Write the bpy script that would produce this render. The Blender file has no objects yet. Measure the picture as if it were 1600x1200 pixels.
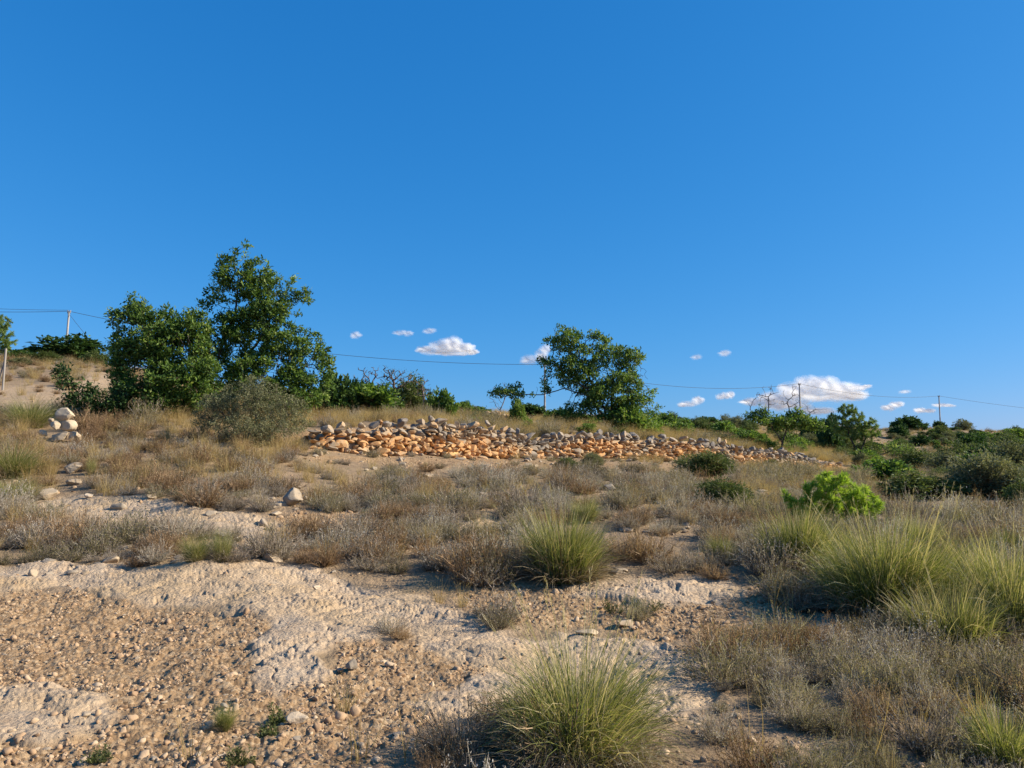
import bpy, math, random
import numpy as np
from mathutils import Vector, noise as mnoise

C = bpy.context.scene.collection
R = math.radians
rng = np.random.default_rng(7)
DBG = False
random.seed(7)

# ------------------------------------------------------------------ camera model
F = 1200.0            # focal length in photo pixels (photo 1600 x 1200)
EYE = 1.6
HORIZON = 715.0
PITCH = math.atan((HORIZON - 600) / F)
CP, SP = math.cos(PITCH), math.sin(PITCH)


def pt(px, py, Y):
    """world point seen at photo pixel (px, py) at depth Y along +Y"""
    dx, dy = (px - 800) / F, (600 - py) / F
    d = np.array([dx, CP - dy * SP, SP + dy * CP])
    return np.array([0, 0, EYE]) + d * (Y / d[1])


def project(P):
    P = np.asarray(P, float)
    z = P[..., 2] - EYE
    fw = P[..., 1] * CP + z * SP
    up = -P[..., 1] * SP + z * CP
    fw = np.where(np.abs(fw) < 1e-3, 1e-3, fw)
    return 800 + F * P[..., 0] / fw, 600 - F * up / fw, fw


# ------------------------------------------------------------------ noise
def perlin(x, y, seed=0):
    r = np.random.default_rng(seed)
    perm = r.permutation(256)
    ang = r.random(256) * 2 * np.pi
    gx, gy = np.cos(ang), np.sin(ang)
    xi, yi = np.floor(x).astype(np.int64), np.floor(y).astype(np.int64)
    xf, yf = x - xi, y - yi
    u = xf * xf * xf * (xf * (xf * 6 - 15) + 10)
    v = yf * yf * yf * (yf * (yf * 6 - 15) + 10)

    def g(ix, iy, dx, dy):
        h = perm[(perm[ix & 255] + iy) & 255]
        return gx[h] * dx + gy[h] * dy
    a = g(xi, yi, xf, yf)
    b = g(xi + 1, yi, xf - 1, yf)
    c = g(xi, yi + 1, xf, yf - 1)
    d = g(xi + 1, yi + 1, xf - 1, yf - 1)
    return (a + u * (b - a)) * (1 - v) + (c + u * (d - c)) * v


def fbm(x, y, f, octv, seed, gain=0.5):
    s, a = 0, 1
    for i in range(octv):
        s = s + a * perlin(x * f + 13.7 * i, y * f - 7.1 * i, seed + i)
        f *= 2.03
        a *= gain
    return s


def sstep(a, b, x):
    t = np.clip((x - a) / (b - a), 0, 1)
    return t * t * (3 - 2 * t)


# ------------------------------------------------------------------ terrain height
WALL = np.array([  # photo x, photo y of the foot, depth, height
    (480, 702, 20.2, .45), (520, 704, 20.6, .60), (600, 707, 21.6, .95), (700, 710, 23.0, 1.0), (780, 713, 24.6, .86),
    (830, 716, 25.8, .60), (870, 719, 26.6, .92), (950, 717, 28.2, .85), (1000, 716, 29.4, .80), (1060, 718, 30.8, .78),
    (1110, 722, 32.2, .75), (1200, 730, 35.5, .74), (1260, 734, 38.5, .72), (1310, 738, 41.5, .45)])
WU = (WALL[:, 0] - 800) / F
CTRL = [
    (0, 1200, 4.0), (0, 1000, 6.6), (0, 885, 9), (0, 800, 12.5), (0, 720, 17), (0, 668, 22), (0, 632, 27), (0, 602, 36), (0, 572, 50), (0, 564, 70),
    (130, 1200, 4), (130, 1000, 6.6), (130, 885, 9), (130, 790, 12.8), (130, 722, 17), (100, 678, 21), (100, 642, 26), (150, 612, 34), (150, 586, 46), (120, 569, 72),
    (300, 1200, 4), (300, 885, 8.9), (300, 800, 12), (300, 722, 16.5), (300, 682, 20), (300, 652, 23.5), (300, 625, 42), (300, 602, 75),
    (400, 690, 19.5), (400, 655, 24), (400, 630, 45),
    (500, 1200, 4), (540, 905, 8.6), (500, 800, 12.5), (500, 740, 17), (500, 704, 20.3), (500, 662, 24), (520, 645, 30), (560, 628, 65),
    (700, 1200, 4), (700, 940, 7.8), (700, 800, 12.8), (700, 745, 18.3), (700, 711, 22.8), (700, 664, 25.5), (700, 652, 40), (720, 645, 80),
    (900, 1200, 4), (900, 1000, 6.6), (900, 915, 8.4), (900, 800, 13), (900, 748, 19.5), (900, 719, 26.8), (900, 674, 30), (850, 652, 95), (930, 660, 60),
    (1050, 1200, 4), (1050, 900, 8.8), (1050, 800, 13.2), (1050, 748, 21), (1050, 719, 30.3), (1040, 684, 35), (1060, 674, 60), (1060, 664, 105),
    (1200, 1200, 4), (1200, 920, 8.3), (1200, 800, 13.5), (1200, 754, 22), (1200, 731, 35), (1200, 702, 42), (1200, 688, 65), (1200, 664, 115),
    (1310, 740, 41), (1330, 715, 55), (1350, 695, 80), (1400, 673, 130),
    (1500, 1200, 4), (1500, 1000, 6.5), (1500, 900, 8.6), (1500, 812, 13), (1500, 778, 18), (1500, 743, 32), (1500, 718, 50), (1500, 698, 80), (1480, 674, 150),
    (1650, 1200, 4), (1650, 1000, 6.5), (1650, 800, 13.5), (1650, 768, 20), (1650, 740, 33), (1650, 715, 52), (1650, 700, 82), (1650, 684, 150),
    (-150, 1200, 4), (-150, 885, 9), (-150, 720, 17), (-150, 632, 27), (-150, 600, 37), (-150, 564, 70)]


def wall_y(u):
    return np.interp(u, WU, WALL[:, 2])


def lift(u, Y):
    h = np.interp(u, WU, WALL[:, 3] * 0.86, left=0, right=0)
    h = np.where(u < WU[0], WALL[0, 3] * .86 * sstep(WU[0] - .1, WU[0], u), h)
    h = np.where(u > WU[-1], WALL[-1, 3] * .86 * (1 - sstep(WU[-1], WU[-1] + .08, u)), h)
    yw = wall_y(u)
    return h * sstep(yw + .12, yw + .62, Y)


def _uv(u, Y):
    return np.stack([np.clip(u, -.95, .95) * 2.6, np.log(np.clip(Y, 1.5, 260))], -1)


_pts, _z = [], []
for (px, py, Y) in CTRL:
    p = pt(px, py, Y)
    u = p[0] / Y
    _pts.append(_uv(np.array(u), np.array(Y)))
    _z.append(p[2] - float(lift(np.array(u), np.array(Y))))
for px, z in ((-150, 6), (100, 6), (400, 4), (700, 4), (1000, 3.5), (1300, 3.5), (1500, 3.5), (1700, 3)):
    _pts.append(_uv(np.array((px - 800) / F), np.array(260.)))
    _z.append(z)
for px in (-150, 400, 800, 1200, 1700):
    _pts.append(_uv(np.array((px - 800) / F), np.array(2.)))
    _z.append(0.0)
_pts = np.array(_pts)
_z = np.array(_z)


def _phi(d2):
    return np.where(d2 > 1e-12, .5 * d2 * np.log(np.maximum(d2, 1e-12)), 0)


_n = len(_pts)
_K = _phi(((_pts[:, None] - _pts[None]) ** 2).sum(-1)) + np.eye(_n) * 0.02
_Pm = np.c_[np.ones(_n), _pts]
_A = np.block([[_K, _Pm], [_Pm.T, np.zeros((3, 3))]])
_w = np.linalg.solve(_A, np.r_[_z, 0, 0, 0])


def base_h(X, Y):
    X, Y = np.asarray(X, float), np.asarray(Y, float)
    rr = np.hypot(X, Y)
    az = np.arctan2(X, Y)
    lim = R(43)
    azc = np.clip(az, -lim, lim)
    Ye = np.where(np.abs(az) < lim, Y, rr * math.cos(lim))
    u = np.tan(azc)
    q = _uv(u, Ye)
    shp = q.shape[:-1]
    q = q.reshape(-1, 2)
    out = np.empty(len(q))
    for i in range(0, len(q), 60000):
        s = q[i:i + 60000]
        d2 = ((s[:, None] - _pts[None]) ** 2).sum(-1)
        out[i:i + 60000] = _phi(d2) @ _w[:_n] + _w[_n] + s @ _w[_n + 1:]
    out = out.reshape(shp) + lift(u, Ye)
    out = out - np.maximum(Ye - 260, 0) * .03
    # broad lumps
    out = out + fbm(X, Y, .45, 3, 3) * .10 * sstep(2, 10, Ye) + fbm(X, Y, .06, 2, 31) * .5 * sstep(45, 120, Ye)
    return out


# ------------------------------------------------------------------ ground zones (outlined once on the photo, then fixed to the ground)
ROCKS = [
    [(-60, 888), (200, 882), (330, 884), (430, 884), (500, 893), (545, 905), (570, 918), (640, 930), (700, 945), (760, 965), (800, 985), (840, 1000),
     (1000, 992), (1080, 1030), (1125, 1075), (1080, 1110), (1000, 1110), (850, 1130), (760, 1115), (700, 1125), (640, 1100), (720, 1080), (760, 1050), (700, 1020), (620, 995), (520, 1000), (500, 1050),
     (440, 1090), (380, 1065), (400, 1010), (430, 975), (330, 952), (250, 945), (120, 925), (-60, 925)],
    [(-60, 1085), (80, 1080), (180, 1095), (195, 1120), (120, 1150), (60, 1165), (-60, 1170)],
    [(885, 915), (960, 898), (1060, 900), (1150, 903), (1155, 930), (1090, 945), (1000, 948), (900, 932)],
    [(50, 790), (120, 775), (230, 776), (290, 793), (400, 803), (445, 818), (400, 838), (300, 832), (200, 834), (90, 828)],
    [(1270, 975), (1330, 968), (1350, 985), (1290, 998)],
    [(690, 818), (760, 806), (800, 822), (740, 835)],
]
GRAVELS = [
    [(-60, 925), (120, 925), (250, 945), (430, 960), (410, 1050), (520, 1040), (520, 1000), (640, 995), (780, 1045), (740, 1090), (640, 1140), (520, 1230), (-60, 1230)],
    [(700, 925), (850, 905), (1000, 930), (1180, 925), (1235, 945), (1270, 985), (1200, 1005), (1100, 1005), (900, 990), (780, 970)],
    [(400, 805), (560, 795), (570, 822), (430, 838)],
    [(1420, 1150), (1560, 1140), (1580, 1180), (1440, 1195)],
    [(490, 712), (900, 722), (1120, 728), (1120, 738), (900, 736), (620, 728), (490, 722)],
]
TRACKS = [[(-80, 606), (60, 600), (110, 606), (140, 586), (185, 584), (195, 640), (110, 636), (60, 640), (-80, 640)],
          [(700, 641), (850, 646), (850, 653), (700, 650)]]


def polyd(px, py, poly, ys=1.8):
    """signed distance in photo pixels, positive inside"""
    P = np.array(poly, float)
    x, y = px, py * ys
    P = P * [1, ys]
    ins = np.zeros(x.shape, bool)
    d = np.full(x.shape, 1e9)
    for i in range(len(P)):
        a, b = P[i], P[(i + 1) % len(P)]
        ab = b - a
        t = np.clip(((x - a[0]) * ab[0] + (y - a[1]) * ab[1]) / (ab @ ab), 0, 1)
        d = np.minimum(d, np.hypot(x - a[0] - t * ab[0], y - a[1] - t * ab[1]))
        if a[1] != b[1]:
            c = ((a[1] > y) != (b[1] > y)) & (x < (b[0] - a[0]) * (y - a[1]) / (b[1] - a[1]) + a[0])
            ins ^= c
    return np.where(ins, d, -d)


def zones(X, Y, Z):
    """rock, gravel, track, orange-earth weights of ground points"""
    px, py, fw = project(np.stack([X, Y, Z], -1))
    ok = fw > 1.5
    px = np.where(ok, px, -9999)
    py = np.where(ok, py, -9999)
    n1 = fbm(X, Y, 1.3, 4, 50, .6)
    n2 = fbm(X, Y, 2.1, 3, 60, .6)
    amp = np.clip(130 / np.maximum(fw, 3), 4, 30)
    rock = np.full(X.shape, -1e9)
    for p in ROCKS:
        rock = np.maximum(rock, polyd(px, py, p))
    rock = sstep(-.55, .55, rock / amp + n1 * 1.6)
    gr = np.full(X.shape, -1e9)
    for p in GRAVELS:
        gr = np.maximum(gr, polyd(px, py, p))
    gr = sstep(-.6, .6, gr / amp + n2 * 1.9) * (1 - rock)
    tr = np.full(X.shape, -1e9)
    for p in TRACKS:
        tr = np.maximum(tr, polyd(px, py, p, 1))
    tr = sstep(-.6, .6, tr / 7 + n2)
    u = X / np.maximum(Y, .5)
    yw = wall_y(u)
    og = sstep(.8, .1, np.abs(Y - yw - .2)) * ((u > WU[0] - .02) & (u < WU[-1] + .02))
    return rock, gr, tr, og, px, py, fw


# ------------------------------------------------------------------ mesh building
class MB:
    def __init__(s):
        s.v, s.f, s.t, s.m, s.sm, s.n = [], [], [], [], [], 0

    def add(s, v, f, tint=0.5, mat=0, smooth=True):
        v = np.asarray(v, float).reshape(-1, 3)
        f = np.asarray(f, np.int64)
        s.v.append(v)
        s.f.append(f + s.n)
        t = np.asarray(tint, float).ravel()
        s.t.append(np.full(len(v), t[0]) if t.size == 1 else t)
        s.m.append((len(f), mat, smooth))
        s.n += len(v)

    def mesh(s, name, mats):
        me = bpy.data.meshes.new(name)
        V = np.concatenate(s.v)
        me.vertices.add(len(V))
        me.vertices.foreach_set('co', V.astype(np.float32).ravel())
        lo = np.concatenate([f.ravel() for f in s.f])
        tot = np.concatenate([np.full(len(f), f.shape[1]) for f in s.f])
        st = np.r_[0, np.cumsum(tot)[:-1]]
        me.loops.add(len(lo))
        me.loops.foreach_set('vertex_index', lo.astype(np.int32))
        me.polygons.add(len(tot))
        me.polygons.foreach_set('loop_start', st.astype(np.int32))
        me.polygons.foreach_set('material_index', np.concatenate([np.full(a, b) for a, b, c in s.m]).astype(np.int32))
        me.polygons.foreach_set('use_smooth', np.concatenate([np.full(a, c) for a, b, c in s.m]))
        at = me.attributes.new('tint', 'FLOAT', 'POINT')
        at.data.foreach_set('value', np.concatenate(s.t).astype(np.float32))
        me.update(calc_edges=True)
        for m in mats if isinstance(mats, (list, tuple)) else [mats]:
            me.materials.append(m)
        return me

    def obj(s, name, mats, parent=None, loc=None):
        o = bpy.data.objects.new(name, s.mesh(name, mats))
        C.objects.link(o)
        if parent:
            o.parent = parent
        if loc is not None:
            o.location = [float(a) for a in loc]
        return o


def tag(o, label=None, cat=None, group=None, kind=None):
    if label:
        o['label'] = label
    if cat:
        o['category'] = cat
    if group:
        o['group'] = group
    if kind:
        o['kind'] = kind
    return o


def empty(name, loc, label=None, cat=None, group=None):
    o = bpy.data.objects.new(name, None)
    o.empty_display_size = .1
    C.objects.link(o)
    o.location = [float(a) for a in loc]
    return tag(o, label, cat, group)


def copy_tree(o, loc, rotz=0., scale=(1, 1, 1), label=None, group=None):
    c = o.copy()
    C.objects.link(c)
    c.location = [float(a) for a in loc]
    c.rotation_euler = (0, 0, rotz)
    c.scale = scale
    if label:
        c['label'] = label
    if group:
        c['group'] = group
    for ch in o.children:
        d = ch.copy()
        C.objects.link(d)
        d.parent = c
    return c


# ------------------------------------------------------------------ materials
def newmat(name):
    m = bpy.data.materials.new(name)
    m.use_nodes = True
    nt = m.node_tree
    nt.nodes.clear()
    out = nt.nodes.new('ShaderNodeOutputMaterial')
    return m, nt, out


def N(nt, typ, ins=None, **props):
    n = nt.nodes.new(typ)
    for k, v in props.items():
        setattr(n, k, v)
    for k, v in (ins or {}).items():
        if isinstance(v, bpy.types.NodeSocket):
            nt.links.new(v, n.inputs[k])
        else:
            n.inputs[k].default_value = v
    return n


def ramp(nt, fac, stops):
    n = nt.nodes.new('ShaderNodeValToRGB')
    e = n.color_ramp.elements
    while len(e) < len(stops):
        e.new(.5)
    for el, (p, c) in zip(e, stops):
        el.position = p
        el.color = (*c, 1)
    nt.links.new(fac, n.inputs['Fac'])
    return n.outputs['Color']


def foliage(name, stops, trans=.35, rough=.6, spec=.2, vary=.22, tcol=1.25):
    """leaf / blade / twig material: colour by the 'tint' attribute, nudged per object"""
    m, nt, out = newmat(name)
    a = N(nt, 'ShaderNodeAttribute', attribute_name='tint')
    oi = N(nt, 'ShaderNodeObjectInfo')
    mm = N(nt, 'ShaderNodeMath', {0: oi.outputs['Random'], 1: vary, 2: -vary / 2}, operation='MULTIPLY_ADD')
    ad = N(nt, 'ShaderNodeMath', {0: a.outputs['Fac'], 1: mm.outputs[0]}, operation='ADD', use_clamp=True)
    col = ramp(nt, ad.outputs[0], stops)
    b = N(nt, 'ShaderNodeBsdfPrincipled', {'Base Color': col, 'Roughness': rough, 'Specular IOR Level': spec})
    if trans > 0:
        h = N(nt, 'ShaderNodeMix', {6: col, 7: (tcol, tcol, tcol * .6, 1), 0: 1.0}, data_type='RGBA', blend_type='MULTIPLY')
        t = N(nt, 'ShaderNodeBsdfTranslucent', {'Color': h.outputs[2]})
        mx = N(nt, 'ShaderNodeMixShader', {0: trans, 1: b.outputs[0], 2: t.outputs[0]})
        nt.links.new(mx.outputs[0], out.inputs[0])
    else:
        nt.links.new(b.outputs[0], out.inputs[0])
    return m


def stone_mat(name, stops, scale=9., bump=.35):
    m, nt, out = newmat(name)
    a = N(nt, 'ShaderNodeAttribute', attribute_name='tint')
    oi = N(nt, 'ShaderNodeObjectInfo')
    tc = N(nt, 'ShaderNodeTexCoord')
    nz = N(nt, 'ShaderNodeTexNoise', {'Vector': tc.outputs['Object'], 'Scale': scale, 'Detail': 7., 'Roughness': .65})
    nz2 = N(nt, 'ShaderNodeTexNoise', {'Vector': tc.outputs['Object'], 'Scale': scale * 4, 'Detail': 4., 'Roughness': .7})
    s1 = N(nt, 'ShaderNodeMath', {0: nz.outputs['Fac'], 1: .9, 2: -.45}, operation='MULTIPLY_ADD')
    s2 = N(nt, 'ShaderNodeMath', {0: oi.outputs['Random'], 1: .3, 2: -.15}, operation='MULTIPLY_ADD')
    s3 = N(nt, 'ShaderNodeMath', {0: a.outputs['Fac'], 1: s1.outputs[0]}, operation='ADD')
    s4 = N(nt, 'ShaderNodeMath', {0: s3.outputs[0], 1: s2.outputs[0]}, operation='ADD', use_clamp=True)
    col = ramp(nt, s4.outputs[0], stops)
    d = N(nt, 'ShaderNodeMix', {6: col, 0: ramp(nt, nz2.outputs['Fac'], [(.52, (0, 0, 0)), (.68, (.55, .55, .55))]), 7: (.16, .14, .12, 1)}, data_type='RGBA')
    bp = N(nt, 'ShaderNodeBump', {'Height': nz2.outputs['Fac'], 'Strength': bump, 'Distance': .02})
    b = N(nt, 'ShaderNodeBsdfPrincipled', {'Base Color': d.outputs[2], 'Roughness': .92, 'Specular IOR Level': .15, 'Normal': bp.outputs[0]})
    nt.links.new(b.outputs[0], out.inputs[0])
    return m


M = {}
M['carob'] = foliage('carob_leaf', [(0, (.026, .055, .014)), (.4, (.08, .15, .028)), (.75, (.20, .29, .06)), (1, (.32, .36, .11))], .4, .55, .25, .2)
M['carob_dark'] = foliage('dark_leaf', [(0, (.016, .038, .013)), (.6, (.05, .10, .025)), (1, (.13, .20, .05))], .25, .6, .2)
M['weed'] = foliage('weed_leaf', [(0, (.05, .06, .02)), (.5, (.12, .14, .05)), (1, (.24, .25, .11))], .4, .6, .2)
M['fresh'] = foliage('fresh_leaf', [(0, (.07, .15, .02)), (.6, (.16, .27, .035)), (1, (.26, .36, .07))], .45, .5, .3)
M['pine'] = foliage('pine_needle', [(0, (.035, .07, .018)), (.6, (.11, .18, .045)), (1, (.21, .28, .08))], .35, .5, .3)
M['sapling'] = foliage('sapling_needle', [(0, (.11, .22, .02)), (.5, (.28, .405, .042)), (1, (.42, .51, .10))], .5, .5, .3)
M['sage'] = foliage('sage_leaf', [(0, (.06, .07, .034)), (.5, (.155, .165, .085)), (1, (.30, .29, .165))], .3, .7, .15)
M['rosemary'] = foliage('rosemary_leaf', [(0, (.03, .047, .015)), (.55, (.10, .135, .038)), (1, (.22, .24, .08))], .3, .6, .2)
M['grey_twig'] = foliage('grey_twig', [(0, (.11, .085, .068)), (.4, (.26, .205, .165)), (.75, (.43, .36, .295)), (1, (.60, .53, .44))], .3, .8, .1, .45)
M['pale_twig'] = foliage('pale_twig', [(0, (.14, .12, .105)), (.4, (.34, .30, .265)), (.75, (.52, .47, .43)), (1, (.66, .61, .55))], .3, .8, .1, .35)
M['brown_twig'] = foliage('brown_twig', [(0, (.11, .07, .042)), (.5, (.26, .165, .10)), (1, (.48, .34, .21))], .3, .8, .1, .45)
M['olive_twig'] = foliage('olive_twig', [(0, (.07, .06, .03)), (.5, (.17, .15, .075)), (1, (.38, .33, .18))], .35, .8, .1, .4)
M['straw'] = foliage('straw_blade', [(0, (.17, .11, .045)), (.5, (.36, .25, .105)), (1, (.52, .40, .20))], .4, .6, .2)
M['esparto'] = foliage('esparto_blade', [(0, (.055, .070, .016)), (.3, (.13, .155, .035)), (.6, (.25, .26, .075)), (.8, (.42, .36, .17)), (1, (.54, .44, .26))], .4, .5, .3, .12)
M['esparto_dead'] = foliage('esparto_thatch', [(0, (.09, .065, .04)), (.5, (.22, .17, .11)), (1, (.38, .31, .21))], .25, .8, .1)
M['bark'] = foliage('bark', [(0, (.035, .026, .020)), (.5, (.085, .066, .052)), (1, (.17, .14, .115))], 0, .9, .1)
M['dead_wood'] = foliage('dead_wood', [(0, (.06, .045, .036)), (.5, (.13, .10, .082)), (1, (.24, .20, .17))], 0, .9, .1)
M['stone'] = stone_mat('limestone', [(0, (.17, .145, .12)), (.3, (.30, .25, .195)), (.6, (.44, .335, .225)), (1, (.56, .44, .31))])
M['wall_stone'] = stone_mat('wall_stone', [(0, (.17, .145, .125)), (.28, (.32, .265, .205)), (.5, (.45, .31, .18)), (.72, (.53, .28, .115)), (1, (.60, .37, .17))], 7.)
M['pale_stone'] = stone_mat('pale_stone', [(0, (.26, .20, .14)), (.4, (.46, .36, .25)), (1, (.60, .49, .35))], 10., .6)
M['gravel'] = stone_mat('gravel_stone', [(0, (.18, .11, .066)), (.45, (.39, .25, .145)), (1, (.54, .41, .275))], 30., .2)
M['pole'] = foliage('pole_concrete', [(0, (.25, .25, .24)), (1, (.42, .41, .40))], 0, .85, .2)
M['wire'] = foliage('wire', [(0, (.03, .03, .035)), (1, (.06, .06, .065))], 0, .6, .3)
M['metal'] = foliage('weathered_post', [(0, (.16, .14, .12)), (1, (.34, .31, .28))], 0, .7, .3)


def ground_mat():
    m, nt, out = newmat('ground_soil_rock')
    tc = N(nt, 'ShaderNodeTexCoord').outputs['Object']
    at = N(nt, 'ShaderNodeAttribute', attribute_name='zone')
    sp = N(nt, 'ShaderNodeSeparateColor', {0: at.outputs['Color']})

    def noise(scale, detail=6., rough=.6, dist=0.):
        return N(nt, 'ShaderNodeTexNoise', {'Vector': tc, 'Scale': scale, 'Detail': detail, 'Roughness': rough, 'Distortion': dist}).outputs['Fac']

    def mix(f, a, b, mode='MIX'):
        n = N(nt, 'ShaderNodeMix', {}, data_type='RGBA', blend_type=mode)
        for i, v in ((0, f), (6, a), (7, b)):
            if isinstance(v, bpy.types.NodeSocket):
                nt.links.new(v, n.inputs[i])
            else:
                n.inputs[i].default_value = v if i == 0 else (*v, 1)
        return n.outputs[2]
    fine = noise(38., 8., .7)
    mid = noise(5., 8., .62)
    big = noise(.8, 5., .6)
    litter = ramp(nt, mid, [(.3, (.13, .085, .052)), (.5, (.24, .155, .092)), (.7, (.35, .235, .145))])
    far = ramp(nt, big, [(.3, (.26, .20, .12)), (.55, (.34, .25, .16)), (.75, (.30, .25, .13))])
    soil = mix(.5, litter, far)
    vor = N(nt, 'ShaderNodeTexVoronoi', {'Vector': tc, 'Scale': 32., 'Randomness': 1.0})
    grav = ramp(nt, N(nt, 'ShaderNodeSeparateColor', {0: vor.outputs['Color']}).outputs[0], [(0, (.17, .105, .057)), (.5, (.33, .21, .115)), (1, (.45, .325, .20))])
    grav = mix(ramp(nt, mid, [(.4, (0, 0, 0)), (.65, (.6, .6, .6))]), grav, (.38, .245, .13))
    rock = ramp(nt, mid, [(.28, (.31, .22, .145)), (.48, (.49, .355, .235)), (.7, (.57, .435, .30))])
    rock = mix(ramp(nt, fine, [(.48, (0, 0, 0)), (.66, (.85, .85, .85))]), rock, (.27, .22, .165))
    rock = mix(ramp(nt, noise(2.3, 6., .7, .6), [(.52, (0, 0, 0)), (.62, (.55, .55, .55))]), rock, (.38, .305, .23))
    rock = mix(ramp(nt, big, [(.45, (0, 0, 0)), (.65, (.7, .7, .7))]), rock, (.45, .31, .17))
    track = ramp(nt, mid, [(.3, (.34, .235, .145)), (.7, (.44, .32, .205))])
    orange = ramp(nt, mid, [(.35, (.34, .20, .10)), (.65, (.46, .29, .16))])
    col = mix(sp.outputs[1], soil, grav)
    col = mix(sp.outputs[0], col, rock)
    col = mix(sp.outputs[2], col, track)
    col = mix(at.outputs['Alpha'], col, orange)
    h = N(nt, 'ShaderNodeMath', {0: vor.outputs['Distance'], 1: -.6, 2: fine}, operation='MULTIPLY_ADD')
    bp = N(nt, 'ShaderNodeBump', {'Height': h.outputs[0], 'Strength': .75, 'Distance': .025})
    b = N(nt, 'ShaderNodeBsdfPrincipled', {'Base Color': col, 'Roughness': .95, 'Specular IOR Level': .1, 'Normal': bp.outputs[0]})
    nt.links.new(b.outputs[0], out.inputs[0])
    return m


# ------------------------------------------------------------------ ground sheet
def rock_relief(X, Y, rock, gr):
    w = fbm(X, Y, 2.2, 4, 90, .55)
    pit = sstep(.16, .55, fbm(X * 1.0, Y, 4.5, 4, 100, .62))
    pit2 = sstep(.12, .5, fbm(X, Y, 17., 3, 110, .6))
    fine = fbm(X, Y, 28., 3, 120, .6)
    ridge = 1 - np.abs(fbm(X * .7 + Y * .5, Y * 1.3, 1.6, 3, 130)) * 3
    ledge = fbm(X * .6 + 9, Y * 1.5, 1.1, 3, 170)
    ledge = (np.floor(ledge * 5) + sstep(.75, 1., ledge * 5 - np.floor(ledge * 5))) / 5
    pm = .25 + 1.1 * sstep(-.25, .35, fbm(X + 4, Y * 1.4, .9, 3, 180))
    run = sstep(.25, .6, fbm(X * 1.6 - Y * .9, (X * .5 + Y) * .35, 2.4, 4, 190, .6))
    r = .03 + w * .03 + ledge * .07 - pit * .020 * pm - pit2 * .010 * pm + fine * .006 * pm - run * .024 - sstep(.90, .99, ridge) * .018
    g = fbm(X, Y, 2.5, 3, 145) * .035 + fbm(X, Y, 9., 3, 140, .65) * .023 + fbm(X, Y, 30., 2, 150) * .013
    s = fbm(X, Y, 6., 3, 160, .6) * .018
    return rock * r + gr * g + (1 - np.maximum(rock, gr)) * s


def ground_h(X, Y):
    X, Y = np.asarray(X, float), np.asarray(Y, float)
    z = base_h(X, Y)
    rock, gr, tr, og, px, py, fw = zones(X, Y, z)
    near = sstep(30, 14, np.hypot(X, Y))
    return z + rock_relief(X, Y, rock, gr) * near


def ground(px, py, ymin=3.0, ymax=200.):
    """first ground point on the line of sight through photo pixel (px, py)"""
    Ys = np.exp(np.linspace(math.log(ymin), math.log(ymax), 700))
    P = np.array([pt(px, py, 1.0)])
    d = P[0] - [0, 0, EYE]
    X = d[0] * Ys
    z = EYE + d[2] * Ys
    h = base_h(X, Ys)
    k = np.nonzero(h >= z)[0]
    i = k[0] if len(k) else 699
    p = np.array([X[i], Ys[i], 0])
    p[2] = float(ground_h(p[0:1], p[1:2])[0])
    return p


def make_ground():
    a_f = np.linspace(-R(37.5), R(37.5), 1150)
    a_c = np.linspace(R(37.5), R(322.5), 90)[1:-1]
    az = np.r_[a_f, a_c]
    rad = [0.6]
    while rad[-1] < 6000:
        r = rad[-1]
        k = .03 if r < 3.2 else (.0042 if r < 12 else (.0052 if r < 45 else (.012 if r < 160 else .06)))
        rad.append(r * (1 + k))
    rad = np.array(rad)
    A, Rr = np.meshgrid(az, rad)
    X, Y = Rr * np.sin(A), Rr * np.cos(A)
    Z = base_h(X, Y)
    rock, gr, tr, og, px, py, fw = zones(X, Y, Z)
    near = sstep(30, 14, Rr) * (np.abs(np.arctan2(X, Y)) < R(50))
    Z = Z + rock_relief(X, Y, rock, gr) * near
    nr, na = X.shape
    V = np.stack([X, Y, Z], -1).reshape(-1, 3)
    V = np.r_[V, [[0, 0, float(Z[0].mean())]]]
    i = np.arange(nr - 1)[:, None] * na
    j = np.arange(na)[None]
    j2 = (j + 1) % na
    Fq = np.stack([i + j, i + j2, i + na + j2, i + na + j], -1).reshape(-1, 4)[:, ::-1]
    mb = MB()
    mb.add(V, Fq)
    c = len(V) - 1
    jj = np.arange(na)
    mb.f.append(np.stack([np.full(na, c), (jj + 1) % na, jj], -1)[:, ::-1])
    mb.m.append((na, 0, True))
    o = mb.obj('ground', ground_mat())
    zc = np.stack([rock, gr, tr * (1 - rock), og * .8], -1).reshape(-1, 4)
    zc = np.r_[zc, [[0, 0, 0, 0]]]
    at = o.data.attributes.new('zone', 'FLOAT_COLOR', 'POINT')
    at.data.foreach_set('color', zc.astype(np.float32).ravel())
    tag(o, 'stony hillside rising gently away with bare pale rock and gravel', 'ground', None, 'structure')
    return o


make_ground()


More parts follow.
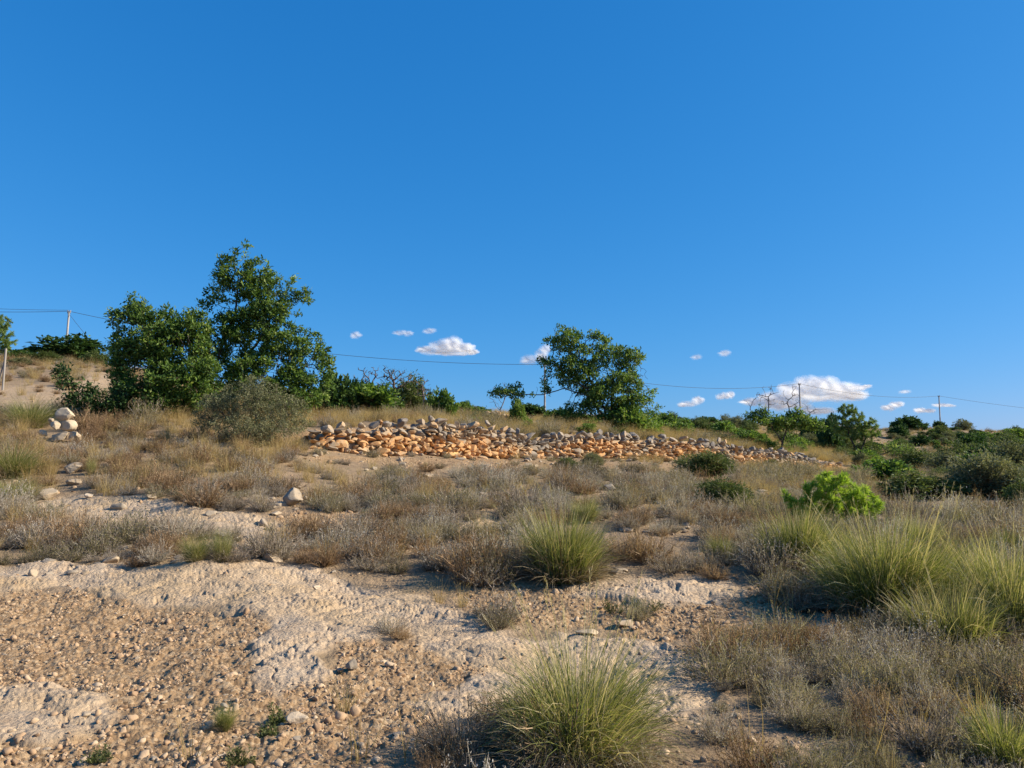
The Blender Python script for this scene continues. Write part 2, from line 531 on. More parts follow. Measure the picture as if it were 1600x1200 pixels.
# ------------------------------------------------------------------ shape generators
def ribbons(base, az, tilt, length, width, bend, S=4, rg=rng, twist=1.0, power=1.3, taper=2.0):
    n = len(base)
    t = np.linspace(0, 1, S + 1)
    ang = tilt[:, None] + bend[:, None] * t[None] ** power
    ca, sa = np.cos(az)[:, None], np.sin(az)[:, None]
    d = np.stack([np.sin(ang) * ca, np.sin(ang) * sa, np.cos(ang)], -1)
    P = np.zeros((n, S + 1, 3))
    P[:, 0] = base
    P[:, 1:] = base[:, None] + np.cumsum((d[:, :-1] + d[:, 1:]) * .5 * (length / S)[:, None, None], 1)
    side = np.stack([-np.sin(az), np.cos(az), np.zeros(n)], -1)[:, None]
    side = np.broadcast_to(side, d.shape)
    nrm = np.cross(d, side)
    tw = (rg.random(n) - .5)[:, None, None] * np.pi * twist
    sd = side * np.cos(tw) + nrm * np.sin(tw)
    w = (width[:, None] * (1 - .92 * t[None] ** taper) * .5)[..., None]
    V = np.stack([P - sd * w, P + sd * w], 2)
    k = np.arange(n)[:, None] * (S + 1) * 2 + np.arange(S)[None] * 2
    Fq = np.stack([k, k + 1, k + 3, k + 2], -1).reshape(-1, 4)
    return V.reshape(-1, 3), Fq, P, d, np.repeat(np.tile(t, n), 2)


def leaves(pos, dirs, size, rg, ratio=.55, flat=.4, two=True):
    """folded elliptical leaves; pos (n,3), dirs (n,3)"""
    n = len(pos)
    size = np.broadcast_to(size, (n,))
    d = dirs / (np.linalg.norm(dirs, axis=1, keepdims=True) + 1e-9)
    r = rg.normal(size=(n, 3)) * (1 - flat) + np.array([0, 0, 1.0]) * flat
    s = np.cross(d, r)
    s /= np.linalg.norm(s, axis=1, keepdims=True) + 1e-9
    up = np.cross(s, d)
    L = size[:, None]
    W = L * ratio * .5
    if two:
        a = pos
        b = pos + d * L * .45 + s * W + up * W * .35
        c = pos + d * L * .45 - s * W + up * W * .35
        e = pos + d * L
        V = np.stack([a, b, e, c], 1).reshape(-1, 3)
        k = np.arange(n)[:, None] * 4
        f = np.concatenate([k + [[0, 1, 2]], k + [[0, 2, 3]]], 0)
        return V, f, 4
    V = np.stack([pos - s * W * .5, pos + s * W * .5, pos + d * L + s * W * .3, pos + d * L - s * W * .3], 1).reshape(-1, 3)
    return V, np.arange(n * 4).reshape(-1, 4), 4


_ico = {}


def ico(sub):
    if sub not in _ico:
        import bmesh
        bm = bmesh.new()
        bmesh.ops.create_icosphere(bm, subdivisions=sub, radius=1)
        v = np.array([x.co[:] for x in bm.verts])
        f = np.array([[q.index for q in x.verts] for x in bm.faces])
        bm.free()
        _ico[sub] = (v, f)
    return _ico[sub]


def stone_v(rg, dims, sub=2, cuts=9, rough=.06, lo=.45, hi=.85):
    v, f = ico(sub)
    v = v.copy()
    for _ in range(cuts):
        n = rg.normal(size=3)
        n /= np.linalg.norm(n)
        dd = rg.uniform(lo, hi)
        v -= np.maximum(v @ n - dd, 0)[:, None] * n * .97
    o = rg.random(3) * 50
    v *= (1 + rough * np.array([mnoise.noise(Vector(p * 2.2 + o)) + .6 * mnoise.noise(Vector(p * 5 + o)) for p in v]))[:, None]
    v /= np.abs(v).max(0)
    return v * np.asarray(dims) * .5, f


def rot(rz, rx=0, ry=0):
    cz, sz, cx, sx, cy, sy = math.cos(rz), math.sin(rz), math.cos(rx), math.sin(rx), math.cos(ry), math.sin(ry)
    return np.array([[cz, -sz, 0], [sz, cz, 0], [0, 0, 1]]) @ np.array([[cy, 0, sy], [0, 1, 0], [-sy, 0, cy]]) @ np.array([[1, 0, 0], [0, cx, -sx], [0, sx, cx]])


def tussock_mesh(name, rg, h=.9, r=.22, n=1800, dead=450, green=.35, lean=(0, 0), spread=1.0, w=.0045, heads=0, mess=.16):
    mb = MB()
    q = np.sqrt(rg.random(n)) * r
    a0 = rg.random(n) * 2 * np.pi
    # blades gather in sub-clumps that lean together
    nc = 14
    cq, ca_ = np.sqrt(rg.random(nc)) * r * .85, rg.random(nc) * 2 * np.pi
    own = rg.integers(0, nc, n)
    bx = np.where(rg.random(n) < .65, cq[own] * np.cos(ca_[own]) + rg.normal(0, r * .16, n), q * np.cos(a0))
    by = np.where(rg.random(n) < .65, cq[own] * np.sin(ca_[own]) + rg.normal(0, r * .16, n), q * np.sin(a0))
    q, a0 = np.minimum(np.hypot(bx, by), r * 1.1), np.arctan2(by, bx)
    b = np.stack([q * np.cos(a0), q * np.sin(a0), np.zeros(n) - .02], -1)
    az = a0 + rg.normal(0, .6, n) + rg.normal(0, .5, nc)[own]
    clen = rg.uniform(.58, 1.15, nc)[own]
    ctin = rg.normal(0, .1, nc)[own]
    tilt = np.abs(rg.normal(0, .13, n)) + q / r * .27 * spread
    L = h * (1.12 - .35 * (q / r)) * rg.uniform(.5, 1.1, n) * clen
    bend = np.abs(rg.normal(.22, .42, n)) * spread + (q / r) * .22 + (rg.random(n) < mess) * rg.uniform(.4, 1.5, n)
    v, f, P, d, t = ribbons(b, az, tilt, L, np.full(n, w) * rg.uniform(.7, 1.4, n), bend, 5, rg)
    v = v + np.outer(np.repeat(np.linspace(0, 1, 6), 2)[None].repeat(n, 0).ravel() ** 1.5, [lean[0], lean[1], 0]) * h
    tn = np.repeat(rg.normal(green + .04, .18, n) + ctin, 12) + (t ** 3) * .22 + np.repeat((rg.random(n) < .16) * .5, 12)
    mb.add(v, f, np.clip(tn, 0, 1), 0)
    if dead:
        q = r * rg.uniform(.5, 1.15, dead)
        a0 = rg.random(dead) * 2 * np.pi
        b = np.stack([q * np.cos(a0), q * np.sin(a0), np.zeros(dead)], -1)
        v, f, P, d, t = ribbons(b, a0 + rg.normal(0, .5, dead), rg.uniform(.5, 1.25, dead), h * rg.uniform(.3, .75, dead), np.full(dead, w), rg.uniform(.4, 1.3, dead), 4, rg)
        mb.add(v, f, np.repeat(rg.random(dead), 10), 1)
    if heads:
        q = r * rg.random(heads)
        a0 = rg.random(heads) * 2 * np.pi
        b = np.stack([q * np.cos(a0), q * np.sin(a0), np.zeros(heads)], -1)
        v, f, P, d, t = ribbons(b, a0, rg.uniform(.02, .5, heads), h * rg.uniform(1.0, 1.4, heads), np.full(heads, w * .9), rg.uniform(.0, .5, heads), 5, rg, taper=6)
        mb.add(v, f, np.repeat(rg.uniform(.75, 1, heads), 12), 0)
        tips = P[:, -1]
        back = np.repeat(d[:, -1], 14, 0) * rg.uniform(-.16, .0, (heads * 14, 1))
        vv, ff, k = leaves(np.repeat(tips, 14, 0) + back + rg.normal(0, .003, (heads * 14, 3)), np.repeat(d[:, -1], 14, 0) + rg.normal(0, .10, (heads * 14, 3)), .045, rg, .07)
        mb.add(vv, ff, .9, 0)
    return mb.mesh(name, [M['esparto'], M['esparto_dead']])


def shrub_mesh(name, rg, mats, h=.26, r=.2, stems=70, sub=6, leaf=14, w=.0035, lsize=.011, ltint=(.5, .2), up=.5):
    """dwarf shrub: a fan of stems, each with side twigs and specks of leaf"""
    mb = MB()
    n = stems
    a0 = rg.random(n) * 2 * np.pi
    til = np.sqrt(rg.random(n)) * 1.25
    q = rg.random(n) * r * .35
    b = np.stack([q * np.cos(a0), q * np.sin(a0), np.full(n, -.01)], -1)
    # length so that the tips fill a lumpy dome
    lump = 1 + .25 * np.sin(a0 * 3 + rg.random() * 6) * np.sin(til * 4 + rg.random() * 6)
    L = lump * rg.uniform(.7, 1.1, n) / np.sqrt((np.sin(til) / r) ** 2 + (np.cos(til) / h) ** 2)
    v, f, P, d, t = ribbons(b, a0, til, L, np.full(n, w * 1.5), rg.normal(-.15, .25, n) * up * 2, 4, rg, taper=1.2)
    mb.add(v, f, np.repeat(rg.uniform(0, .5, n), 10), 0)
    k = n * sub
    ti = rg.integers(1, 5, k)
    bi = np.repeat(np.arange(n), sub)
    fr = rg.random(k)[:, None]
    b2 = P[bi, ti - 1] * (1 - fr) + P[bi, ti] * fr
    dd = d[bi, ti] + rg.normal(0, .45, (k, 3)) + [0, 0, .25 * up]
    dd /= np.linalg.norm(dd, axis=1, keepdims=True)
    az2 = np.arctan2(dd[:, 1], dd[:, 0])
    til2 = np.arccos(np.clip(dd[:, 2], -1, 1))
    v, f, P2, d2, t = ribbons(b2, az2, til2, np.mean(L) * rg.uniform(.18, .5, k), np.full(k, w), rg.normal(-.2, .3, k), 2, rg, taper=1.2)
    mb.add(v, f, np.repeat(np.clip(rg.normal(.5, .22, k), 0, 1), 6), 0)
    if leaf:
        m = k * leaf // 4
        bi = rg.integers(0, k, m)
        fr = rg.random(m)[:, None] ** .7
        ps = P2[bi, 0] * (1 - fr) + P2[bi, 2] * fr + rg.normal(0, .004, (m, 3))
        vv, ff, kk = leaves(ps, d2[bi, 1] + rg.normal(0, .6, (m, 3)), lsize * rg.uniform(.6, 1.5, m), rg, .4, .2)
        mb.add(vv, ff, np.repeat(np.clip(rg.normal(*ltint, m), 0, 1), kk), 1)
    return mb.mesh(name, mats)


def grass_mesh(name, rg, h=.45, n=70, r=.09, w=.0035, heads=True, mat='straw', tint=.5):
    mb = MB()
    q = np.sqrt(rg.random(n)) * r
    a0 = rg.random(n) * 2 * np.pi
    b = np.stack([q * np.cos(a0), q * np.sin(a0), np.full(n, -.01)], -1)
    v, f, P, d, t = ribbons(b, a0 + rg.normal(0, .6, n), np.abs(rg.normal(.15, .25, n)), h * rg.uniform(.4, 1.15, n), np.full(n, w), rg.normal(.35, .4, n), 4, rg)
    mb.add(v, f, np.repeat(np.clip(rg.normal(tint, .2, n), 0, 1), 10), 0)
    if heads:
        k = n // 5
        tp = np.repeat(P[:k, -1], 5, 0)
        vv, ff, kk = leaves(tp + rg.normal(0, .01, tp.shape), np.repeat(d[:k, -1], 5, 0) + rg.normal(0, .12, tp.shape), .022, rg, .2)
        mb.add(vv, ff, .8, 0)
    return mb.mesh(name, [M[mat]])


# ---- trees by space colonisation
def colonize(paths, att, step, kill, iters, rg, wob=.25):
    nodes, par = [], []
    for path, at_par in paths:
        path = [np.asarray(p, float) for p in path]
        prev = at_par
        if prev is not None and prev < 0:
            prev = None
        cur = path[0]
        if prev is None:
            nodes.append(cur)
            par.append(-1)
            prev = len(nodes) - 1
        for q in path[1:]:
            L = np.linalg.norm(q - cur)
            m = max(1, int(L / step))
            for i in range(1, m + 1):
                nodes.append(cur + (q - cur) * i / m + rg.normal(0, .06 * step, 3))
                par.append(prev)
                prev = len(nodes) - 1
            cur = q
    nodes = np.array(nodes)
    par = list(par)
    D = np.linalg.norm(att[:, None] - nodes[None], axis=2)
    ni, nd = D.argmin(1), D.min(1)
    alive = nd > kill
    for it in range(iters):
        if not alive.any():
            break
        A, I = att[alive], ni[alive]
        dirs = A - nodes[I]
        dirs /= np.linalg.norm(dirs, axis=1, keepdims=True) + 1e-9
        acc = np.zeros_like(nodes)
        np.add.at(acc, I, dirs)
        g = np.unique(I)
        dv = acc[g]
        dv /= np.linalg.norm(dv, axis=1, keepdims=True) + 1e-9
        dv += rg.normal(0, wob, dv.shape)
        dv /= np.linalg.norm(dv, axis=1, keepdims=True) + 1e-9
        new = nodes[g] + dv * step
        # drop duplicates of existing nodes
        keep = ((new[:, None] - nodes[None]) ** 2).sum(-1).min(1) > (.45 * step) ** 2
        if not keep.any():
            break
        new, g = new[keep], g[keep]
        s0 = len(nodes)
        nodes = np.r_[nodes, new]
        par += list(g)
        D = np.linalg.norm(att[:, None] - new[None], axis=2)
        mi, md = D.argmin(1), D.min(1)
        b = md < nd
        ni[b] = mi[b] + s0
        nd[b] = md[b]
        alive &= nd > kill
    return nodes, np.array(par)


def limb_radii(nodes, par, tip, expo=2.3, rmax=None):
    r = np.zeros(len(nodes))
    for i in range(len(nodes) - 1, -1, -1):
        r[i] = tip if r[i] == 0 else r[i] ** (1 / expo)
        if par[i] >= 0:
            r[par[i]] += r[i] ** expo
    if rmax:
        r = np.where(r > rmax * .4, rmax * .4 + (r - rmax * .4) * (rmax * .6) / max(r.max() - rmax * .4, 1e-6), r) if r.max() > rmax else r
    return r


def tubes(mb, nodes, par, rad, rg, sides=5, mat=0):
    e = np.nonzero(par >= 0)[0]
    a, b = nodes[par[e]], nodes[e]
    d = b - a
    d /= np.linalg.norm(d, axis=1, keepdims=True) + 1e-9
    ref = np.where(np.abs(d[:, 2:3]) > .9, [[1., 0, 0]], [[0, 0, 1.]])
    s = np.cross(d, ref)
    s /= np.linalg.norm(s, axis=1, keepdims=True)
    u = np.cross(s, d)
    th = np.arange(sides) * 2 * np.pi / sides
    ring = s[:, None] * np.cos(th)[None, :, None] + u[:, None] * np.sin(th)[None, :, None]
    r1 = np.minimum(rad[par[e]], rad[e] * 1.5)
    V = np.concatenate([a[:, None] - d[:, None] * r1[:, None, None] * .3 + ring * r1[:, None, None], b[:, None] + ring * rad[e][:, None, None]], 1)
    k = np.arange(len(e))[:, None, None] * 2 * sides
    i = np.arange(sides)
    q = np.stack([i, (i + 1) % sides, (i + 1) % sides + sides, i + sides], -1)[None]
    mb.add(V.reshape(-1, 3), (k + q).reshape(-1, 4), np.repeat(np.clip(rg.normal(.5, .2, len(e)), 0, 1), 2 * sides), mat)


def lobe_points(lobes, Y, dens, rg, depth=.9):
    """attractors filling the lobes: each (photo x, photo y, rx, ry[, depth offset m])"""
    out = []
    for lb in lobes:
        x, y, rx, ry = lb[:4]
        dy = lb[4] if len(lb) > 4 else 0
        Yc = Y + dy
        c = pt(x, y, Yc)
        k = Yc / F
        sx, sz = rx * k, ry * k
        sy = depth * (sx + sz) * .5
        n = max(8, int(dens * (9 * sx * sy * sz + 2.2 * sx * sz)))
        v = rg.normal(size=(n, 3))
        v /= np.linalg.norm(v, axis=1, keepdims=True)
        v *= rg.random(n)[:, None] ** (1 / 2.2)
        out.append(c + v * [sx, sy, sz])
    return np.concatenate(out)


def tree(name, label, cat, base, trunk, lobes, Y, dens=14, step=.16, kill=.22, tip=.006, rmax=.14, leaf='carob', bark='bark', nleaf=9, lsize=.06, lratio=.5,
         spread=.13, seed=1, depth=.9, group=None, wob=.25, flat=.35, tint=(.5, .2), needles=False, thr=2.4, iters=70, parts=('trunk', 'crown'), leafy=1.0, gap=None):
    rg = np.random.default_rng(seed)
    att = lobe_points(lobes, Y, dens, rg, depth)
    base = np.asarray(base, float)
    paths = []
    for tp in trunk:
        pl = [base + [0, 0, -.15]] + [pt(*q) for q in tp] if not isinstance(tp, tuple) else [tp[0]]
        paths.append((pl, None))
    nodes, par = colonize(paths, att, step, kill, iters, rg, wob)
    rad = limb_radii(nodes, par, tip, 2.3, rmax)
    root = empty(name, base, label, cat, group)
    if DBG:
        print('TREE', label[:40], len(att), len(nodes), nleaf * int((rad < tip * thr).sum()))
    mb = MB()
    tubes(mb, nodes - base, par, rad, rg)
    mb.obj(parts[0], M[bark], root)
    if nleaf:
        tips = np.nonzero(rad < tip * thr)[0]
        tips = tips[par[tips] >= 0]
        if gap is not None:
            q = nodes[tips]
            tips = tips[fbm(q[:, 0] + q[:, 1] * .5, q[:, 2] + q[:, 1] * .3, gap[0], 2, seed + 40) > gap[1]]
        if leafy < 1:
            tips = tips[rg.random(len(tips)) < leafy]
        dirn = nodes[tips] - nodes[par[tips]]
        dirn /= np.linalg.norm(dirn, axis=1, keepdims=True) + 1e-9
        idx = np.repeat(np.arange(len(tips)), nleaf)
        m = len(idx)
        clump = np.repeat(rg.normal(0, .13, len(tips)), nleaf)
        if needles:
            fr = rg.random(m)[:, None]
            pos = nodes[par[tips]][idx] * (1 - fr) + nodes[tips][idx] * fr - base + rg.normal(0, .01, (m, 3))
            ld = dirn[idx] * .9 + rg.normal(0, .55, (m, 3))
        else:
            pos = nodes[tips][idx] - base + rg.normal(0, spread, (m, 3)) * [1, 1, .8]
            ld = dirn[idx] * .5 + rg.normal(0, .8, (m, 3)) + [0, 0, .2]
        v, f, k = leaves(pos, ld, lsize * rg.uniform(.65, 1.25, m), rg, lratio, flat)
        mb = MB()
        mb.add(v, f, np.repeat(np.clip(rg.normal(*tint, m) + clump, 0, 1), k), 0, False)
        mb.obj(parts[1], M[leaf], root)
    return root

# ------------------------------------------------------------------ dry stone wall
def make_wall():
    rg = np.random.default_rng(21)
    us = np.linspace(WU[0], WU[-1], 4000)
    yw = wall_y(us)
    xs = us * yw
    seg = np.r_[0, np.cumsum(np.hypot(np.diff(xs), np.diff(yw)))]
    Ltot = seg[-1]
    mid = Ltot * .45
    base0 = np.array([np.interp(mid, seg, xs), np.interp(mid, seg, yw), 0])
    base0[2] = float(base_h(base0[0:1], base0[1:2])[0])
    root = empty('dry_stone_wall', base0, 'long low dry stone wall of orange and grey rubble along the terrace', 'stone wall')
    root['kind'] = 'thing'
    face, caps = MB(), []
    tops = []

    def frame(sd):
        u = np.interp(sd, seg, us)
        x, y = np.interp(sd, seg, xs), np.interp(sd, seg, yw)
        x2, y2 = np.interp(sd + .3, seg, xs), np.interp(sd + .3, seg, yw)
        x1, y1 = np.interp(sd - .3, seg, xs), np.interp(sd - .3, seg, yw)
        t = np.array([x2 - x1, y2 - y1])
        t /= np.linalg.norm(t)
        return u, x, y, t

    # the height is ragged, slumped here and there
    def height(sd, u):
        h = np.interp(u, WU, WALL[:, 3])
        rag = fbm(np.array([sd]), np.array([3.3]), .55, 3, 77)[0] * .30 + fbm(np.array([sd]), np.array([8.3]), 2.1, 2, 79)[0] * .1
        return max(.22, h * (1.0 + rag))
    for row in range(12):
        sd = rg.random() * .3
        while sd < Ltot:
            u, x, y, t = frame(sd)
            h = height(sd, u)
            z0 = float(base_h(np.array([x + t[1] * .1]), np.array([y - t[0] * .1]))[0])
            frac = row * .098 / h
            wd = float(np.clip(rg.lognormal(-1.55, .45), .10, .55))
            if row * .098 < h - .10:
                hh = rg.uniform(.10, .21) * (1 if wd < .3 else 1.2)
                dims = (wd * 1.08, rg.uniform(.25, .40), hh)
                v, f = stone_v(rg, dims, 2, 13, .08, .32, .75)
                v = v @ rot(math.atan2(t[1], t[0]) + rg.normal(0, .2), rg.normal(0, .12), rg.normal(0, .22)).T
                nx, ny = t[1], -t[0]           # outward, towards the slope below
                out = (h - row * .098) * .22 + rg.normal(0, .035) - .06
                c = np.array([x + nx * out, y + ny * out, z0 + row * .098 + rg.normal(0, .02) + .04])
                stain = fbm(np.array([sd]), np.array([row * .5]), .28, 3, 81)[0]
                top = sstep(.45, .85, np.array(frac))
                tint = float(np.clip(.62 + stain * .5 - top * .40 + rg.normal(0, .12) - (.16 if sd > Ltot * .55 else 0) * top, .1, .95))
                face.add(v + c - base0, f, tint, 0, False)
            elif row * .098 < h + .05:
                tops.append((sd, row, h, wd))
            sd += wd * .96
    # loose cap stones on the crest: each its own part
    rg.shuffle(tops)
    sd = .15
    n = 0
    while sd < Ltot and n < 96:
        u, x, y, t = frame(sd)
        h = height(sd, u)
        z0 = float(base_h(np.array([x + t[1] * .1]), np.array([y - t[0] * .1]))[0])
        wd = rg.choice([rg.uniform(.16, .28), rg.uniform(.28, .52)])
        dims = (wd, rg.uniform(.25, .38), rg.uniform(.14, .30))
        v, f = stone_v(rg, dims, 2, 14, .09, .25, .72)
        v = v @ rot(math.atan2(t[1], t[0]) + rg.normal(0, .5), rg.normal(0, .3), rg.normal(0, .35)).T
        mb = MB()
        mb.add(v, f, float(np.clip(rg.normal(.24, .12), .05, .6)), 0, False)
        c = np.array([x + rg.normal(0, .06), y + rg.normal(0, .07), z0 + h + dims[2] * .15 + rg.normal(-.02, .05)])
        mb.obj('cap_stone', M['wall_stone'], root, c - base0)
        n += 1
        sd += wd * rg.uniform(.72, 1.1) * max(1, Ltot / 96 / .33)
    face.obj('stone_face', M['wall_stone'], root)
    # solid core of earth and rubble behind the face
    core = MB()
    ss = np.linspace(0.1, Ltot - .1, 160)
    ring = []
    for sd in ss:
        u, x, y, t = frame(sd)
        h = height(sd, u) * .9
        z0 = float(base_h(np.array([x + t[1] * .1]), np.array([y - t[0] * .1]))[0])
        n_ = np.array([t[1], -t[0]])
        for o_, z_ in ((.0 + h * .12, -.2), (-.08 + h * .07, h * .45), (-.2, h * .88), (-.55, h * .84), (-.6, -.1)):
            ring.append([x + n_[0] * o_, y + n_[1] * o_, z0 + z_])
    V = np.array(ring) - base0
    m = 5
    fs = [[i * m + j, i * m + (j + 1) % m, (i + 1) * m + (j + 1) % m, (i + 1) * m + j] for i in range(len(ss) - 1) for j in range(m)]
    core.add(V, np.array(fs), .4, 0)
    core.obj('rubble_core', M['wall_stone'], root)


make_wall()

# ------------------------------------------------------------------ stones lying about
ST = []
rg = np.random.default_rng(5)
for i in range(7):
    mb = MB()
    v, f = stone_v(rg, (1, rg.uniform(.65, .95), rg.uniform(.45, .75)), 3, 13, .08, .3, .75)
    mb.add(v, f, .5)
    ST.append(mb.mesh('stone_shape_%d' % i, M['stone']))


def lay_stone(name, p, size, rz, label, cat='stone', group=None, mesh=None, sink=.25, mats=None, tilt=(0, 0)):
    me = mesh or ST[int(rg.integers(len(ST)))]
    o = bpy.data.objects.new(name, me)
    C.objects.link(o)
    if np.ndim(size) == 0:
        size = (size, size, size)
    o.scale = [float(a) for a in size]
    o.rotation_euler = (tilt[0], tilt[1], rz)
    o.location = (float(p[0]), float(p[1]), float(p[2] + size[2] * (.3 - sink)))
    return tag(o, label, cat, group)


def own_stone(name, px, py, wpx, hpx, label, seed, mat='stone', tint=.55, group=None, Y=None, dz=0., depth=.8, cuts=8, tilt=0., cat='stone'):
    """a stone of its own shape; (px, py) is the photo point of its foot"""
    r2 = np.random.default_rng(seed)
    p = ground(px, py) if Y is None else pt(px, py, Y)
    k = p[1] / F
    v, f = stone_v(r2, (wpx * k, wpx * k * depth, hpx * k), 4, cuts + 3, .1, *((.35, .8) if cuts > 6 else (.6, .92)))
    v = v @ rot(r2.normal(0, .2), 0, tilt).T
    mb = MB()
    mb.add(v, f, tint)
    o = mb.obj(name, M[mat], None, p + [0, wpx * k * depth * .3, hpx * k * .42 + dz])
    return tag(o, label, cat, group)


# cairn of pale stones on the left bank
cy = float(ground(95, 691)[1])
own_stone('cairn_stone', 97, 656, 29, 22, 'round pale boulder crowning the little cairn', 301, 'pale_stone', .8, 'stones of the cairn', cy, 0, .8, 5, 0, 'boulder')
own_stone('cairn_stone', 102, 673, 28, 19, 'rounded pale stone just under the crowning boulder of the cairn', 302, 'pale_stone', .68, 'stones of the cairn', cy + .05, 0, .9, 6, 0, 'boulder')
own_stone('cairn_stone', 84, 671, 14, 15, 'small upright stone wedged at the left shoulder of the cairn', 303, 'pale_stone', .58, 'stones of the cairn', cy - .05, 0, .8, 6, 0, 'boulder')
own_stone('cairn_stone', 90, 689, 44, 17, 'widest flat grey slab at the foot of the cairn', 304, 'stone', .5, 'stones of the cairn', cy - .15, 0, .6, 7, 0, 'boulder')
own_stone('cairn_stone', 117, 690, 26, 18, 'rough block at the right foot of the cairn', 305, 'stone', .56, 'stones of the cairn', cy - .1, 0, .8, 7, .2, 'boulder')
own_stone('cairn_stone', 65, 681, 18, 12, 'low pale stone lying at the left foot of the cairn', 306, 'pale_stone', .5, 'stones of the cairn', cy, 0, .8, 7, 0, 'boulder')
own_stone('cairn_stone', 78, 660, 10, 10, 'little pinkish stone peeping out behind the cairn', 307, 'pale_stone', .35, 'stones of the cairn', cy + .5, 0, .8, 7, 0, 'boulder')
# boulders one can single out
for a in ((110, 741, 27, 24, 'white tilted block standing in straw grass below the cairn', 311, .75, .3),
          (74, 783, 30, 20, 'pale boulder at the left end of the flat ledge', 312, .65, -.2),
          (456, 792, 32, 32, 'pointed orange boulder among grey scrub below the sage bush', 313, .3, .3),
          (135, 783, 20, 8, 'flat orange stone on the upper edge of the ledge', 314, .9, 0),
          (112, 760, 24, 12, 'buried rounded stone in grass above the ledge', 315, .5, 0),
          (955, 768, 22, 15, 'grey block with a pale top above the middle tussock', 316, .35, 0),
          (549, 1056, 20, 20, 'brown upright cobble beside the gravel hollow', 317, .25, .35),
          (530, 1053, 14, 9, 'small dark cobble leaning on the brown upright one', 318, .25, 0),
          (493, 929, 14, 8, 'small orange cobble alone on the pale slab', 319, .85, 0),
          (463, 1138, 34, 17, 'flat pale stone in gravel near the small green weed', 320, .75, 0),
          (1345, 1063, 10, 8, 'white pebble in dry thyme on the right', 321, .95, 0),
          (340, 838, 22, 10, 'dark slab edge lying on the ledge', 322, .3, 0),
          (430, 806, 20, 8, 'long pale stone by the right end of the ledge', 323, .65, 0),
          (1065, 735, 14, 12, 'dark round stone under the wall by a grey shrub', 324, .3, 0),
          (160, 840, 34, 12, 'half buried crusty rock below the ledge', 325, .5, 0),
          (920, 1000, 40, 10, 'pale flat slab behind the nearest tussock', 326, .65, 0),
          (975, 984, 30, 16, 'whitish bedrock lump behind the tall seed stalks', 327, .6, 0)):
    own_stone('boulder' if a[2] > 18 else 'cobble', a[0], a[1], a[2], a[3], a[4], a[5], 'stone', a[6], None, None, 0, .85, 8, a[7])

# tumbled stones at the foot of the wall and on the slope under it
rg = np.random.default_rng(55)
n = 0
while n < 110:
    px, py = rg.uniform(490, 1300), rg.uniform(0, 1) ** 1.4
    u = (px - 800) / F
    foot = np.interp(px, WALL[:, 0], WALL[:, 1])
    p = ground(px, foot + 3 + py * 38)
    if p[1] > wall_y(u) - .3:
        continue
    s = float(np.clip(rg.lognormal(-1.75, .4), .08, .34))
    lay_stone('tumbled_stone', p, (s, s * rg.uniform(.7, 1), s * rg.uniform(.6, 1)), rg.uniform(0, 6.28), 'loose rubble stone tumbled on the scrub slope just below the wall', 'stone', 'tumbled stones below the wall')
    n += 1
n = 0
while n < 150:
    px, py = rg.uniform(-20, 1500), rg.uniform(745, 905)
    if px > 1150 and rg.random() < .7:
        continue
    p = ground(px, py)
    s = float(np.clip(rg.lognormal(-1.8, .45), .07, .36))
    lay_stone('scattered_stone', p, (s, s * rg.uniform(.7, 1), s * rg.uniform(.5, .9)), rg.uniform(0, 6.28), 'grey stone lying loose among the dry scrub in mid slope', 'stone', 'stones scattered in the scrub')
    n += 1
n = 0
while n < 150:
    px, py = rg.uniform(-20, 1350), rg.uniform(890, 1195)
    p = ground(px, py)
    z = zones(p[0:1], p[1:2], p[2:3])
    if z[1][0] < .3 and z[0][0] < .5:
        continue
    if z[0][0] > .5 and rg.random() < .75:
        continue
    s = float(np.clip(rg.lognormal(-3.2, .45), .022, .12))
    lay_stone('loose_cobble', p, (s, s * rg.uniform(.7, 1), s * rg.uniform(.5, .9)), rg.uniform(0, 6.28), 'small tan cobble lying on the near gravel and bare rock', 'stone', 'cobbles on the near gravel')
    n += 1
# rubble heaps of the old terrace walls farther off
for (x0, x1, y0, y1, n, lab, sd) in ((735, 800, 640, 656, 34, 'broken rubble wall on the upper terrace behind the bare tree', 61), (1425, 1495, 710, 722, 34, 'heap of pale rubble on the right hillside', 62),
                                     (1245, 1300, 680, 684, 30, 'far line of rubble stones on the hillside right of the forked tree', 63), (800, 848, 655, 664, 26, 'low grey rubble row behind the wall near the central pole', 64)):
    r2 = np.random.default_rng(sd)
    mb = MB()
    ps = []
    c0 = ground((x0 + x1) / 2, y1 + 1, 24.)
    for i in range(n * 2):
        px = r2.uniform(x0, x1)
        q = ground(px, y1 + (y0 - y1) * .1 * r2.random(), 24.)
        q = pt(px, 715, c0[1] + r2.normal(0, .4))
        q[2] = float(base_h(q[0:1], q[1:2])[0])
        k = c0[1] / F
        hh = (y1 - y0) * k * .75 * (1 - abs((px - (x0 + x1) / 2) / (x1 - x0) * 1.5) ** 2 * .5)
        s = r2.uniform(.25, .5)
        v, f = stone_v(r2, (s, s * .8, s * .65), 1, 7, .06)
        mb.add(v @ rot(r2.uniform(0, 6)).T + q + [0, 0, r2.uniform(0, 1) * hh] - c0, f, float(np.clip(r2.normal(.42, .15), 0, 1)))
    o = mb.obj('rubble_wall', M['wall_stone'], None, c0)
    tag(o, lab, 'rubble wall', None, 'thing')

